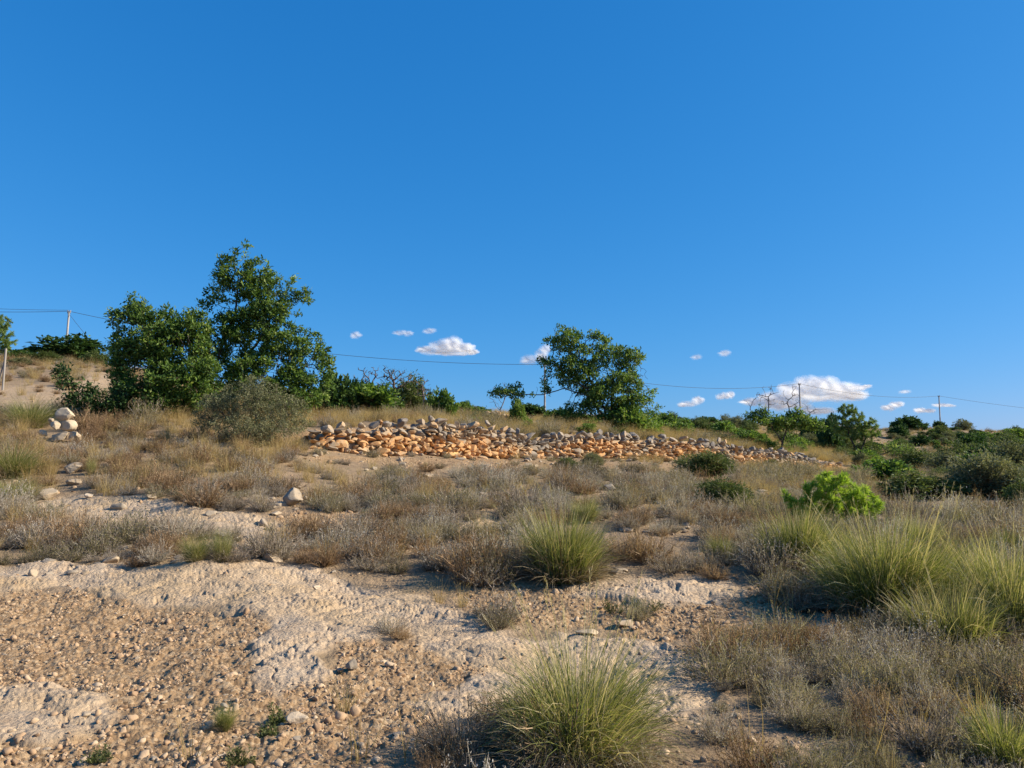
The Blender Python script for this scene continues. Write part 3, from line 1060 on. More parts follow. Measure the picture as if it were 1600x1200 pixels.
# ------------------------------------------------------------------ trees
Y1 = 24.0
tree('carob_tree', 'dense dark carob tree, left and lower of the two leafy trees on the left', 'tree', ground(268, 652, 20.), [[(262, 615, Y1), (250, 570, Y1 - .1)], [(290, 620, Y1), (305, 575, Y1)]],
     [(215, 505, 42, 34), (195, 560, 26, 50), (250, 540, 58, 55), (300, 530, 36, 50), (250, 605, 66, 40, -.3), (312, 595, 36, 46, -.3), (213, 474, 17, 15), (180, 492, 13, 12), (258, 489, 16, 14), (300, 490, 14, 12), (230, 640, 60, 14, -.5), (190, 610, 18, 34)],
     Y1, 62, .11, .13, .005, .13, 'carob', 'bark', 21, .13, .42, .075, 11, .8, tint=(.40, .2), thr=3.2, leafy=.8, gap=(1.6, -.24))
tree('carob_tree', 'tallest leafy carob tree with open crown and pale limbs on the left', 'tree', ground(352, 655, 20.) + [0, 1.0, 0],
     [[(330, 600, 25), (345, 545, 25), (368, 490, 25), (372, 440, 25)], [(358, 590, 25), (400, 540, 25), (430, 485, 25)], [(400, 620, 25), (450, 585, 25)]],
     [(374, 392, 17, 17), (350, 402, 13, 12), (356, 432, 34, 26), (398, 440, 42, 36), (334, 468, 20, 22), (418, 482, 52, 42), (470, 465, 18, 13), (481, 447, 8, 7), (459, 437, 7, 8), (478, 458, 9, 8), (380, 512, 56, 42), (450, 552, 55, 42),
      (500, 565, 24, 34), (400, 590, 66, 46, -.2), (470, 600, 50, 44, -.2), (340, 610, 34, 36, -.2), (440, 630, 60, 22, -.3), (335, 560, 30, 42), (515, 590, 12, 20), (352, 510, 30, 30), (500, 530, 8, 12)],
     25.0, 40, .12, .15, .005, .15, 'carob', 'bark', 23, .13, .42, .07, 12, .8, tint=(.55, .2), thr=3.0, leafy=.8, gap=(1.6, -.25))
tree('carob_tree', 'broad carob tree standing alone behind the middle of the stone wall', 'tree', ground(950, 672, 28.),
     [[(945, 640, 34), (925, 600, 34), (905, 560, 34)], [(955, 640, 34), (958, 590, 34), (985, 565, 34)], [(940, 645, 34), (915, 617, 33.8), (882, 607, 33.6), (850, 616, 33.4), (815, 617, 33.4), (785, 611, 33.4)], [(920, 610, 34), (880, 580, 34), (862, 562, 34)]],
     [(882, 530, 36, 20), (930, 535, 26, 20), (858, 562, 18, 20), (900, 572, 46, 34), (962, 560, 36, 22), (990, 560, 20, 18), (945, 612, 62, 40), (1000, 618, 26, 32), (905, 645, 28, 20), (960, 648, 56, 22), (1012, 645, 20, 22), (1000, 660, 34, 14), (985, 640, 30, 24),
      (800, 608, 24, 10), (776, 614, 14, 10), (818, 622, 20, 8), (850, 590, 9, 10), (866, 512, 9, 9), (873, 512, 10, 8), (842, 604, 14, 7), (1004, 575, 8, 14), (985, 600, 30, 28)],
     34.0, 30, .15, .18, .007, .17, 'carob', 'bark', 23, .145, .42, .085, 13, .75, tint=(.54, .2), thr=3.0, leafy=.95, gap=(1.2, -.17))
p = ground(1000, 674, 28.)
tree('sucker_shrub', 'bright green leafy sucker at the right foot of the lone carob tree', 'shrub', p, [[(1002, 660, p[1])]], [(985, 660, 22, 12, -.4), (1005, 655, 26, 16, -.5), (1030, 665, 18, 9, -.4)], p[1], 50, .13, .16, .005, .04, 'fresh', 'bark', 9, .10, .5, .14, 14)
# bare tree beside the central pole
p = ground(782, 655, 26.)
tree('dead_tree', 'leafless crooked grey tree left of the central pole', 'tree', p, [[(782, 640, p[1]), (790, 620, p[1])]], [(785, 608, 20, 14), (772, 618, 14, 16), (800, 610, 12, 16)], p[1], 12.0, .17, .22, .009, .10, 'carob', 'dead_wood', 0, seed=15, wob=.5)
# forked tree on the right with bare upper twigs
Y3 = 40.0
p = pt(1221, 715, Y3)
p[2] = float(base_h(p[0:1], p[1:2])[0])
fr = tree('forked_tree', 'dark forked tree with bare twigs above flat leafy tiers behind the wall', 'tree', p, [[(1222, 690, Y3), (1212, 675, Y3), (1200, 660, Y3), (1195, 640, Y3)], [(1223, 690, Y3), (1230, 668, Y3), (1238, 652, Y3), (1245, 640, Y3)]],
          [(1190, 655, 26, 8), (1222, 660, 34, 11), (1256, 660, 22, 8), (1275, 668, 14, 7), (1170, 650, 9, 7), (1240, 650, 20, 9)], Y3, 40, .15, .19, .009, .15, 'carob', 'bark', 30, .15, .45, .10, 16, .8, tint=(.5, .2), thr=3.)
rg2 = np.random.default_rng(17)
tw = lobe_points([(1200, 622, 34, 22), (1240, 622, 22, 24), (1175, 630, 14, 16), (1270, 640, 18, 12), (1205, 608, 12, 10)], Y3, 15, rg2, .6)
stems = [[(1200, 650), (1201, 620)], [(1238, 652), (1230, 630)], [(1255, 655), (1266, 645)], [(1180, 652), (1172, 640)]]
ends = np.array([pt(*q[1], Y3) for q in stems])
own = ((tw[:, None] - ends[None]) ** 2).sum(-1).argmin(1)
for i, q in enumerate(stems):
    nd, pr = colonize([([pt(*q[0], Y3), pt(*q[1], Y3)], None)], tw[own == i], .17, .2, 50, rg2, .35)
    mb = MB()
    tubes(mb, nd - p, pr, limb_radii(nd, pr, .009, 2.4, .06), rg2)
    mb.obj('bare_branch', M['dead_wood'], fr)
p2 = pt(1240, 712, Y3 + .5)
p2[2] = float(base_h(p2[0:1], p2[1:2])[0])
tree('sucker_shrub', 'bright green sprouts at the foot of the dark forked tree', 'shrub', p2, [[(1240, 695, p2[1])]], [(1236, 688, 14, 14), (1205, 695, 16, 10, -.3), (1190, 697, 10, 7)], p2[1], 40, .14, .18, .006, .04, 'fresh', 'bark', 9, .11, .5, .15, 18)
# rounded pine on the right hillside
p = ground(1342, 722, 43.)
Yp = p[1]
tree('pine_tree', 'rounded soft green pine on the right hillside beyond the wall end', 'tree', p, [[(1340, 705, Yp), (1326, 680, Yp), (1322, 655, Yp)], [(1345, 705, Yp), (1352, 685, Yp), (1348, 670, Yp)]],
     [(1326, 648, 22, 18), (1345, 664, 28, 17), (1368, 672, 12, 12), (1315, 668, 18, 15), (1330, 640, 12, 10), (1350, 680, 28, 10)], Yp, 26, .17, .2, .009, .15, 'pine', 'bark', 46, .19, .16, .1, 19, .8, needles=True, tint=(.78, .18), thr=2.6)
p = ground(1392, 722, 43.)
tree('umbrella_tree', 'low flat-topped tree leaning right below the rounded pine', 'tree', p + [-.6, 0, 0], [[(1372, 712, p[1]), (1400, 702, p[1])], [(1358, 716, p[1]), (1362, 700, p[1])]], [(1402, 700, 26, 8), (1416, 704, 13, 7), (1388, 696, 14, 6)],
     p[1], 20, .17, .22, .01, .1, 'carob', 'bark', 14, .13, .5, .2, 20, tint=(.55, .2))
# big sage-grey bush in front of the carobs
Yb = 19.2
tree('grey_bush', 'wide grey-green twiggy bush in front of the tall carob tree', 'bush', ground(400, 702, 17.), [[(380, 680, Yb), (350, 650, Yb)], [(400, 680, Yb), (400, 640, Yb)], [(420, 680, Yb), (455, 645, Yb)]],
     [(398, 630, 42, 34), (345, 636, 34, 30), (445, 645, 34, 30), (395, 604, 24, 17), (352, 612, 16, 13), (430, 612, 18, 14), (318, 655, 20, 24), (478, 655, 16, 20), (465, 628, 12, 11), (328, 630, 12, 11), (400, 668, 76, 20, -.3), (375, 598, 8, 8), (412, 594, 7, 7)], Yb, 100, .075, .09, .003, .05, 'sage', 'dead_wood', 22, .046, .42, .055, 21, .9, thr=3.0, tint=(.66, .22), wob=.4, leafy=.95)
# dark sapling left of the carobs
Ys = 23.0
tree('carob_sapling', 'small dark leafy sapling between the cairn and the dense carob', 'sapling', ground(150, 652, 20.), [[(140, 630, Ys), (110, 600, Ys), (98, 580, Ys)], [(160, 635, Ys), (185, 610, Ys)], [(150, 635, Ys), (135, 612, Ys)]],
     [(98, 582, 13, 15), (108, 605, 18, 12), (140, 610, 22, 12), (160, 630, 40, 20), (125, 628, 30, 16), (188, 620, 14, 24)], Ys, 40, .12, .16, .005, .05, 'carob_dark', 'bark', 22, .12, .45, .09, 22, tint=(.35, .2), thr=3.)


# ------------------------------------------------------------------ bushes
def bush_proto(name, seed, leaf, n=5200, lsize=.07, lratio=.5, twig='bark', flatn=.3, needles=False, knob=11, tint=(.5, .2)):
    """unit bush: half-metre-radius lumpy dome of small leaves on real twigs, 1 m wide and about 0.8 m tall"""
    rg = np.random.default_rng(seed)
    kn = []
    for i in range(knob):
        a, e = rg.random() * 6.28, rg.random() ** .7
        rr = rg.uniform(.12, .30)
        kn.append((math.cos(a) * e * .34, math.sin(a) * e * .34, rg.uniform(.22, .62) * (1 - .5 * e), rr))
    kn.append((0, 0, .35, .34))
    pos, dr = [], []
    tot = sum(k[3] ** 2 for k in kn)
    mb = MB()
    for (x, y, z, rr) in kn:
        m = int(n * rr ** 2 / tot)
        v = rg.normal(size=(m, 3))
        v /= np.linalg.norm(v, axis=1, keepdims=True)
        # sprays: gather the leaves round a few twig tips
        t = rg.normal(size=(max(8, m // 22), 3))
        t /= np.linalg.norm(t, axis=1, keepdims=True)
        tr = rg.uniform(.55, 1.12, len(t))
        k = rg.integers(0, len(t), m)
        q = t[k] * (tr[k] * rg.uniform(.72, 1.05, m))[:, None] + rg.normal(0, .13, (m, 3))
        pos.append(q * rr + [x, y, z])
        dr.append(t[k] + rg.normal(0, .6, (m, 3)))
        mb2 = t * tr[:, None] * rr
        S0 = np.zeros_like(mb2) + [x, y, z] * np.array([.5, .5, .3])
        e = mb2 + [x, y, z] - S0
        L = np.linalg.norm(e, axis=1)
        v2, f2, *_ = ribbons(S0, np.arctan2(e[:, 1], e[:, 0]), np.arccos(np.clip(e[:, 2] / L, -1, 1)), L, np.full(len(t), .012), np.zeros(len(t)), 2, rg)
        mb.add(v2, f2, .5, 1)
    pos, dr = np.concatenate(pos), np.concatenate(dr)
    ok = pos[:, 2] > -.02
    pos, dr = pos[ok], dr[ok]
    clump = fbm(pos[:, 0] * 1.0 + pos[:, 2], pos[:, 1] + pos[:, 2] * .5, 4, 2, seed) * .3
    v, f, k = leaves(pos, dr, lsize * rg.uniform(.6, 1.3, len(pos)), rg, lratio, flatn)
    mb.add(v, f, np.repeat(np.clip(rg.normal(*tint, len(pos)) + clump, 0, 1), k), 0, False)
    return mb.mesh(name, [M[leaf], M[twig]])


BP = {
    'dark': [bush_proto('dark_bush_shape_%d' % i, 400 + i, 'carob_dark', 3600, .095) for i in range(3)],
    'green': [bush_proto('green_bush_shape_%d' % i, 410 + i, 'carob', 3600, .09) for i in range(3)],
    'olive': [bush_proto('olive_bush_shape_%d' % i, 420 + i, 'rosemary', 5200, .07, .35) for i in range(3)],
    'grey': [bush_proto('grey_bush_shape_%d' % i, 430 + i, 'sage', 5200, .06, .35, 'dead_wood') for i in range(3)],
    'pine': [bush_proto('pine_bush_shape_%d' % i, 440 + i, 'pine', 6500, .10, .13) for i in range(2)],
    'fine': [bush_proto('fine_bush_shape_%d' % i, 450 + i, 'rosemary', 17000, .055, .28, 'grey_twig') for i in range(2)],
    'finegrey': [bush_proto('fine_grey_bush_shape_%d' % i, 460 + i, 'sage', 17000, .050, .32, 'grey_twig') for i in range(2)],
    'fresh': [bush_proto('fresh_bush_shape_%d' % i, 470 + i, 'fresh', 5000, .07, .4) for i in range(2)],
}
_bk = 0


def bush(kind, px, py, wpx, hpx, label, name='bush', cat='bush', group=None, Y=None, ymin=3., deep=.9):
    """(px, py): photo point of the bush's foot; wpx, hpx its size there"""
    global _bk
    _bk += 1
    p = ground(px, py, ymin) if Y is None else pt(px, py, Y)
    if Y is not None:
        ztop = pt(px, py - hpx, Y)[2]
        p[2] = float(base_h(p[0:1], p[1:2])[0])
        hpx = max(hpx * .6, (ztop - p[2]) / (Y / F) * 1.06)
    elif name == 'bush':
        hpx *= 1.2
    k = p[1] / F
    o = bpy.data.objects.new(name, BP[kind][_bk % len(BP[kind])])
    C.objects.link(o)
    o.location = [float(a) for a in p]
    o.rotation_euler = (0, 0, (_bk * 2.4) % 6.28)
    w = wpx * k / .92
    o.scale = (w, w * (.85 + .3 * ((_bk * .37) % 1)) * deep / .9, hpx * k / .80)
    return tag(o, label, cat, group)


# behind the left trees and along the left skyline
bush('dark', 106, 577, 118, 50, 'big rounded dark evergreen bush on the left skyline under the pole', Y=64.)
bush('olive', 155, 578, 40, 32, 'smaller dark bush touching the right side of the big rounded one', Y=60.)
bush('dark', 28, 580, 62, 32, 'flat dark bush right of the fence post on the left skyline', Y=58.)
bush('olive', 72, 584, 54, 28, 'olive bush in front of the big rounded skyline bush', Y=56.)
bush('grey', 32, 590, 46, 22, 'dusty grey-green bush low on the left bank by the fence post', Y=50.)
bush('dark', 525, 644, 64, 66, 'dark bush against the right flank of the tall carob', Y=28.)
bush('green', 590, 648, 90, 50, 'wide green bush under the bare branches behind the wall', Y=29.)
bush('dark', 560, 645, 50, 52, 'olive bush under the left bare branches behind the wall', Y=29.5)
bush('green', 690, 650, 46, 44, 'green bush at the right end of the bushes with bare branches', Y=31.)
bush('olive', 640, 648, 66, 60, 'olive bush in the middle of the bushes with bare branches', Y=32.)
for i, (px, py, Y, lobes, lab) in enumerate((
        (578, 640, 29.5, [(575, 588, 22, 20), (560, 580, 12, 14), (595, 596, 16, 16), (590, 575, 10, 10)], 'thicket of dark bare branches above the olive bush behind the wall'),
        (617, 640, 30.5, [(612, 586, 20, 18), (630, 594, 20, 20), (600, 594, 14, 14), (604, 574, 8, 8)], 'dense bare crown in the middle of the bushes behind the wall'),
        (662, 645, 31, [(655, 605, 16, 22), (668, 612, 12, 16)], 'thin bare tree at the right end of the bushes behind the wall'))):
    p = pt(px, py, Y)
    p[2] = float(base_h(p[0:1], p[1:2])[0])
    tree('dead_tree', lab, 'tree', p, [[(px, py - 22, Y), (px - 2, py - 38, Y)]], lobes, Y, 42 if i == 1 else 26, .11, .14, .011, .07, 'rosemary', 'dead_wood', (5 if i == 1 else (1 if i == 0 else 0)), .05, .3, .06, 30 + i, wob=.5, tint=(.3, .1))
# skyline and terrace behind the wall, centre
for (k, px, py, w, h, Y, lab) in (
        ('dark', 715, 650, 34, 14, 60., 'small dark bush on the skyline left of the bare tree'), ('olive', 745, 648, 30, 14, 75., 'low olive bush on the skyline by the rubble row'),
        ('dark', 830, 655, 50, 24, 62., 'dark bush under the long branch of the lone carob'), ('fresh', 815, 660, 34, 14, 40., 'bright green low bush right of the bare tree'),
        ('green', 808, 650, 24, 30, 38., 'leafy bush hugging the bare tree'), ('dark', 880, 665, 34, 26, 37., 'dark bush at the left foot of the lone carob'),
        ('fresh', 1012, 680, 48, 22, 34.5, 'bright leafy bush on the terrace edge right of the lone carob'), ('green', 1040, 680, 44, 36, 46., 'green bush on the terrace right of the lone carob'),
        ('green', 985, 676, 70, 40, 33.2, 'dense leafy growth round the trunk of the lone carob, right side'), ('green', 920, 676, 50, 30, 33.4, 'dense leafy growth round the trunk of the lone carob, left side'),
        ('dark', 1043, 680, 36, 34, 58., 'dark bush on the skyline right of the lone carob'), ('green', 1072, 684, 36, 32, 55., 'rounded green bush midway between lone carob and forked tree'),
        ('olive', 1102, 688, 40, 36, 58., 'olive bush with a dark top midway along the terrace skyline'), ('dark', 1105, 668, 34, 18, 90., 'dark bush crown on the skyline left of the small bluish one'),
        ('grey', 1136, 672, 28, 26, 88., 'small bluish bush poking above the skyline'), ('green', 1132, 690, 48, 34, 56., 'broad green bush behind the wall left of the forked tree'),
        ('grey', 1112, 700, 66, 26, 40., 'grey-green tall grassy bush just behind the wall'), ('olive', 1165, 692, 34, 30, 60., 'olive bush behind the left tiers of the forked tree'),
        ('grey', 1265, 694, 44, 18, 62., 'grey scrubby bush right of the forked tree'), ('dark', 1268, 684, 40, 36, 66., 'dark bush behind the right tiers of the forked tree'),
        ('green', 1290, 672, 30, 18, 100., 'green bush on the skyline between forked tree and pine'), ('dark', 1300, 706, 34, 50, 60., 'dark bush at the left flank of the rounded pine'),
        ('dark', 1300, 664, 20, 20, 95., 'small dark tree top left of the rounded pine'), ('olive', 1318, 722, 40, 24, 52., 'olive bush under the left side of the rounded pine')):
    bush(k, px, py, w, h, lab, Y=Y)
# wall side bushes
bush('fine', 1110, 744, 80, 36, 'rounded dark green bush before the stone wall', ymin=14.)
bush('fine', 1205, 735, 30, 16, 'small green tuft of a bush at the foot of the wall under the forked tree', ymin=14.)
bush('fine', 1132, 796, 84, 44, 'upright green bush below the rounded one', ymin=10.)
bush('fine', 885, 738, 42, 22, 'small grassy green bush below the slumped part of the wall', ymin=12.)
bush('finegrey', 925, 728, 34, 20, 'grey twiggy dry bush below the slumped part of the wall', ymin=12.)
bush('olive', 1435, 780, 110, 36, 'flat dark bush in the dip left of the big grey bush', ymin=14.)
bush('finegrey', 1545, 778, 130, 66, 'big dark grey-green bush at the right edge', ymin=14.)
bush('green', 1385, 752, 84, 30, 'wide light green bush behind the bright sapling', ymin=18.)
bush('fresh', 1362, 742, 40, 22, 'fresh green bush at the far end of the wall', ymin=22.)
bush('grey', 1345, 730, 30, 20, 'round grey bush at the far end of the wall', ymin=22.)
bush('olive', 1402, 775, 46, 24, 'olive bush between the sapling and the flat dark bush', ymin=14.)
bush('olive', 1594, 800, 60, 44, 'low leafy bush cut by the right edge', ymin=12.)
bush('olive', 1590, 770, 60, 40, 'olive bush above the low leafy one at the right edge', ymin=18.)
bush('grey', 1465, 738, 40, 30, 'grey bush below the pale rubble heap', ymin=24.)
bush('fine', 1470, 758, 50, 26, 'low green bush above the flat dark bush', ymin=18.)
# skyline bushes right
for (k, px, py, w, h, Y, lab) in (
        ('dark', 1422, 676, 50, 26, 118., 'dark bush with a spiky top on the skyline left of the right pole'), ('green', 1400, 672, 18, 14, 125., 'small bush on the skyline beside the spiky dark one'),
        ('dark', 1468, 676, 20, 18, 140., 'dark bush at the foot of the right pole'), ('grey', 1505, 676, 32, 22, 130., 'pale bushy tree on the skyline right of the right pole'),
        ('dark', 1492, 680, 16, 12, 125., 'dark shrub left of the pale skyline tree'), ('dark', 1525, 690, 26, 18, 105., 'dark bush below and right of the pale skyline tree'),
        ('green', 1582, 690, 44, 22, 100., 'green bush near the right edge of the skyline'), ('dark', 1596, 688, 20, 16, 110., 'dark bush at the right end of the skyline')):
    bush(k, px, py, w, h, lab, Y=Y)
# the rest of the hillside scrub: individuals that look alike
rgb = np.random.default_rng(91)
n = 0
while n < 135:
    px, py = rgb.uniform(1395, 1640), rgb.uniform(678, 745)
    k = ('grey', 'olive', 'green', 'grey', 'olive', 'dark')[int(rgb.integers(6))]
    p = ground(px, py, 24.)
    if p[1] < 24 or 1420 < px < 1500 and 705 < py < 728:
        continue
    w = rgb.uniform(.9, 2.4) / p[1] * F
    bush(k, px, py, w, w * rgb.uniform(.45, .75), {'dark': 'dark green bush dotting the right hillside', 'olive': 'olive scrubby bush dotting the right hillside', 'green': 'mid green bush dotting the right hillside', 'grey': 'grey-green bush dotting the right hillside'}[k],
         'hillside_bush', 'bush', {'dark': 'dark bushes on the right hillside', 'olive': 'olive bushes on the right hillside', 'green': 'green bushes on the right hillside', 'grey': 'grey bushes on the right hillside'}[k], ymin=24.)
    n += 1

n = 0
while n < 74:
    px, Y = (rgb.uniform(1030, 1400), rgb.uniform(38, 100)) if n < 46 else (rgb.uniform(490, 1030), rgb.uniform(24, 50))
    u = (px - 800) / F
    if Y < wall_y(u) + (3 if n < 46 else 1.6) or 1205 < px < 1240 and Y < 44:
        continue
    k = ('green', 'olive', 'grey', 'green', 'dark')[int(rgb.integers(5))]
    p = pt(px, 715, Y)
    p[2] = float(base_h(p[0:1], p[1:2])[0])
    fx, fy, _ = project(p)
    w = (rgb.uniform(1.0, 2.6) if n < 46 else rgb.uniform(.5, 1.3)) / Y * F
    half = 'right' if n < 46 else 'left'
    bush(k, float(fx), float(fy), w, w * rgb.uniform(.4, .7), {'dark': 'dark green bush on the terrace behind the %s half of the wall' % half, 'olive': 'olive bush on the terrace behind the %s half of the wall' % half, 'green': 'mid green bush on the terrace behind the %s half of the wall' % half,
         'grey': 'grey-green bush on the terrace behind the %s half of the wall' % half}[k], 'terrace_bush', 'bush', '%s terrace bushes behind the %s half of the wall' % (k, half), Y=Y)
    n += 1

# pine at the left edge
Yl = 56.
p = pt(-8, 590, Yl)
p[2] = float(base_h(p[0:1], p[1:2])[0])
tree('pine_tree', 'pale green pine crown cut by the left edge', 'tree', p, [[(-10, 560, Yl), (-10, 530, Yl)]], [(-6, 525, 26, 28), (0, 508, 18, 18), (10, 535, 14, 16), (-30, 515, 24, 26), (6, 550, 14, 10)], Yl, 16, .2, .25, .010, .16, 'pine', 'bark', 46, .22, .16, .1, 35, .8, needles=True, tint=(.8, .15), thr=2.6)
# bright young pine on the right
Yq = ground(1310, 822, 9.)[1]
tree('pine_sapling', 'bright yellow-green young pine behind the big tussocks', 'sapling', ground(1310, 822, 9.), [[(1300, 795, Yq), (1302, 760, Yq)], [(1325, 798, Yq), (1345, 775, Yq)], [(1270, 800, Yq), (1262, 775, Yq)]],
     [(1300, 752, 26, 20), (1322, 750, 18, 14), (1280, 766, 24, 20), (1335, 772, 28, 20), (1360, 788, 22, 16), (1316, 790, 46, 24), (1262, 770, 12, 16), (1232, 778, 12, 14), (1345, 805, 30, 16), (1255, 795, 26, 18)],
     Yq, 260, .05, .065, .003, .022, 'sapling', 'bark', 34, .09, .12, .05, 36, .9, needles=True, tint=(.5, .22), thr=2.8)

# ------------------------------------------------------------------ esparto tussocks
rgt = np.random.default_rng(70)
TU = [tussock_mesh('tussock_shape_%d' % i, np.random.default_rng(500 + i), 1.0, .24, 1500, 380, .38, (-.06 + .05 * i, -.03), 1.0) for i in range(4)]


def tussock(px, py, wpx, hpx, label, own=None, group='esparto tussocks', name='esparto_tussock', ymin=3., mesh=None, rz=None):
    p = ground(px, py, ymin)
    k = p[1] / F
    h, w = hpx * k, wpx * k
    if own:
        me = tussock_mesh(name + '_shape', np.random.default_rng(own[0]), h * .88, **own[1])
        o = bpy.data.objects.new(name, me)
    else:
        me = TU[int(rgt.integers(4))] if mesh is None else TU[mesh]
        o = bpy.data.objects.new(name, me)
        o.scale = (w / 1.15, w / 1.15, h / .95)
        o.rotation_euler = (0, 0, rgt.random() * 6.28)
    C.objects.link(o)
    o.location = [float(a) for a in p]
    return tag(o, label, 'grass tussock', group)


tussock(905, 1182, 330, 222, 'nearest green and yellow tussock with tall seed stalks at bottom centre', (601, dict(r=.25, n=3200, dead=1000, green=.38, spread=1.5, w=.0042, heads=26, mess=.3, lean=(.04, .0))))
tussock(880, 905, 125, 140, 'upright yellow-green tussock alone in mid slope above bare rock', (602, dict(r=.30, n=2600, dead=700, green=.40, spread=.8, w=.0060, heads=10)))
tussock(1390, 952, 240, 172, 'largest dark-footed tussock in the right cluster', (603, dict(r=.48, n=5400, dead=1200, green=.34, spread=1.0, w=.0058, heads=24)))
tussock(1485, 1010, 185, 135, 'grey-green tussock in front of the largest one', (604, dict(r=.28, n=2600, dead=500, green=.42, spread=1.0, w=.0046, heads=6)))
tussock(1580, 985, 150, 175, 'tall tussock cut by the right edge', (605, dict(r=.34, n=2600, dead=600, green=.40, spread=.9, w=.005, heads=8)))
tussock(1245, 885, 120, 115, 'tall slender tussock left of the largest one', (606, dict(r=.32, n=2400, dead=500, green=.36, spread=.9, w=.006, heads=8)))
tussock(1568, 1190, 130, 110, 'green tussock in the bottom right corner', (607, dict(r=.16, n=1300, dead=350, green=.36, spread=1.1, w=.0038, heads=3)))
tussock(1310, 880, 76, 64, 'yellowing tussock between the slender and the largest one', (608, dict(r=.22, n=1500, dead=500, green=.50, spread=1.1, w=.006, heads=4)))
tussock(1515, 925, 120, 100, 'yellowish tussock behind the grey-green one', (609, dict(r=.32, n=2200, dead=500, green=.52, spread=1.05, w=.006, heads=10)))
tussock(1130, 880, 56, 62, 'small slim tussock left of the slender one')
tussock(345, 885, 40, 62, 'small yellow-green tussock on the edge of the left slab')
tussock(305, 885, 60, 50, 'dry olive tussock beside the small yellow one')
tussock(1142, 800, 46, 36, 'small tussock under the upright green bush')
tussock(1495, 828, 46, 36, 'lone small tussock in dry grass right of the sapling')
tussock(915, 815, 60, 46, 'green tuft behind the upright mid slope tussock')
tussock(142, 742, 18, 32, 'little bright green tuft right of the white block')
tussock(45, 668, 90, 52, 'dark spiky tussock left of the cairn', mesh=1)
tussock(1075, 800, 40, 22, 'low olive tuft left of the upright green bush')
tussock(350, 1140, 46, 44, 'small green grass tuft in the near gravel')
tussock(1440, 852, 80, 50, 'rear yellow tussock behind the largest one')
tussock(1570, 872, 76, 66, 'rear tussock behind the one cut by the right edge')
tussock(20, 745, 110, 70, 'big straw-yellow tussock at the left edge below the bank')
tussock(15, 790, 90, 50, 'lower straw-yellow tussock at the left edge')
tussock(1190, 805, 40, 26, 'low yellow tuft between upright bush and sapling')

# low green weeds
for (px, py, w, h, lab) in ((430, 1130, 30, 26, 'tiny yellow-green weed in the near gravel'), (420, 1150, 26, 20, 'tiny drab weed below the yellow-green one'), (150, 1192, 40, 18, 'low green weed at the lower left edge'), (370, 1192, 36, 26, 'fresh green weed at the bottom left of centre'),
                            (1010, 958, 60, 20, 'low dark creeping weed on gravel behind the nearest tussock'), (960, 962, 40, 14, 'low brown creeping weed left of the dark one'), (530, 850, 14, 14, 'tiny green sprig in scrub at mid slope'), (420, 830, 12, 16, 'tiny green sprig at the right end of the ledge')):
    p = ground(px, py)
    k = p[1] / F
    o = bpy.data.objects.new('weed', shrub_mesh('weed_shape', np.random.default_rng(int(px * 7 + py)), [M['olive_twig'], M['weed']], h * k, w * k * .5, 26, 5, 22, .003, .014, (.45 if 'green' in lab else .15, .2)))
    C.objects.link(o)
    o.location = [float(a) for a in p]
    tag(o, lab, 'weed')


# ------------------------------------------------------------------ scattered scrub
def instancer(name, meshes, P, idx, rz, scl, label, tilt=None):
    """one mass of countless small things: points that carry copies of a few shapes"""
    col = bpy.data.collections.new(name + '_shapes')
    for i, me in enumerate(meshes):
        o = bpy.data.objects.new('%s_shape_%02d' % (name, i), me)
        col.objects.link(o)
    me = bpy.data.meshes.new(name)
    me.vertices.add(len(P))
    me.vertices.foreach_set('co', np.asarray(P, np.float32).ravel())
    a = me.attributes.new('idx', 'INT', 'POINT')
    a.data.foreach_set('value', np.asarray(idx, np.int32))
    a = me.attributes.new('rot', 'FLOAT_VECTOR', 'POINT')
    r3 = np.zeros((len(P), 3), np.float32)
    r3[:, 2] = rz
    if tilt is not None:
        r3[:, :2] = tilt
    a.data.foreach_set('vector', r3.ravel())
    a = me.attributes.new('scl', 'FLOAT_VECTOR', 'POINT')
    s3 = np.asarray(scl, np.float32)
    if s3.ndim == 1:
        s3 = np.repeat(s3[:, None], 3, 1)
    a.data.foreach_set('vector', s3.ravel())
    o = bpy.data.objects.new(name, me)
    C.objects.link(o)
    ng = bpy.data.node_groups.new(name + '_spread', 'GeometryNodeTree')
    ng.interface.new_socket('Geometry', in_out='INPUT', socket_type='NodeSocketGeometry')
    ng.interface.new_socket('Geometry', in_out='OUTPUT', socket_type='NodeSocketGeometry')
    gi, go = ng.nodes.new('NodeGroupInput'), ng.nodes.new('NodeGroupOutput')
    ci = ng.nodes.new('GeometryNodeCollectionInfo')
    ci.inputs['Collection'].default_value = col
    ci.inputs['Separate Children'].default_value = True
    ci.inputs['Reset Children'].default_value = True
    ip = ng.nodes.new('GeometryNodeInstanceOnPoints')
    ip.inputs['Pick Instance'].default_value = True

    def attr(nm, typ):
        n = ng.nodes.new('GeometryNodeInputNamedAttribute')
        n.data_type = typ
        n.inputs['Name'].default_value = nm
        return n.outputs['Attribute']
    L = ng.links.new
    L(gi.outputs[0], ip.inputs['Points'])
    L(ci.outputs[0], ip.inputs['Instance'])
    L(attr('idx', 'INT'), ip.inputs['Instance Index'])
    L(attr('rot', 'FLOAT_VECTOR'), ip.inputs['Rotation'])
    L(attr('scl', 'FLOAT_VECTOR'), ip.inputs['Scale'])
    L(ip.outputs[0], go.inputs[0])
    md = o.modifiers.new('spread', 'NODES')
    md.node_group = ng
    return tag(o, label, None, None, 'stuff')


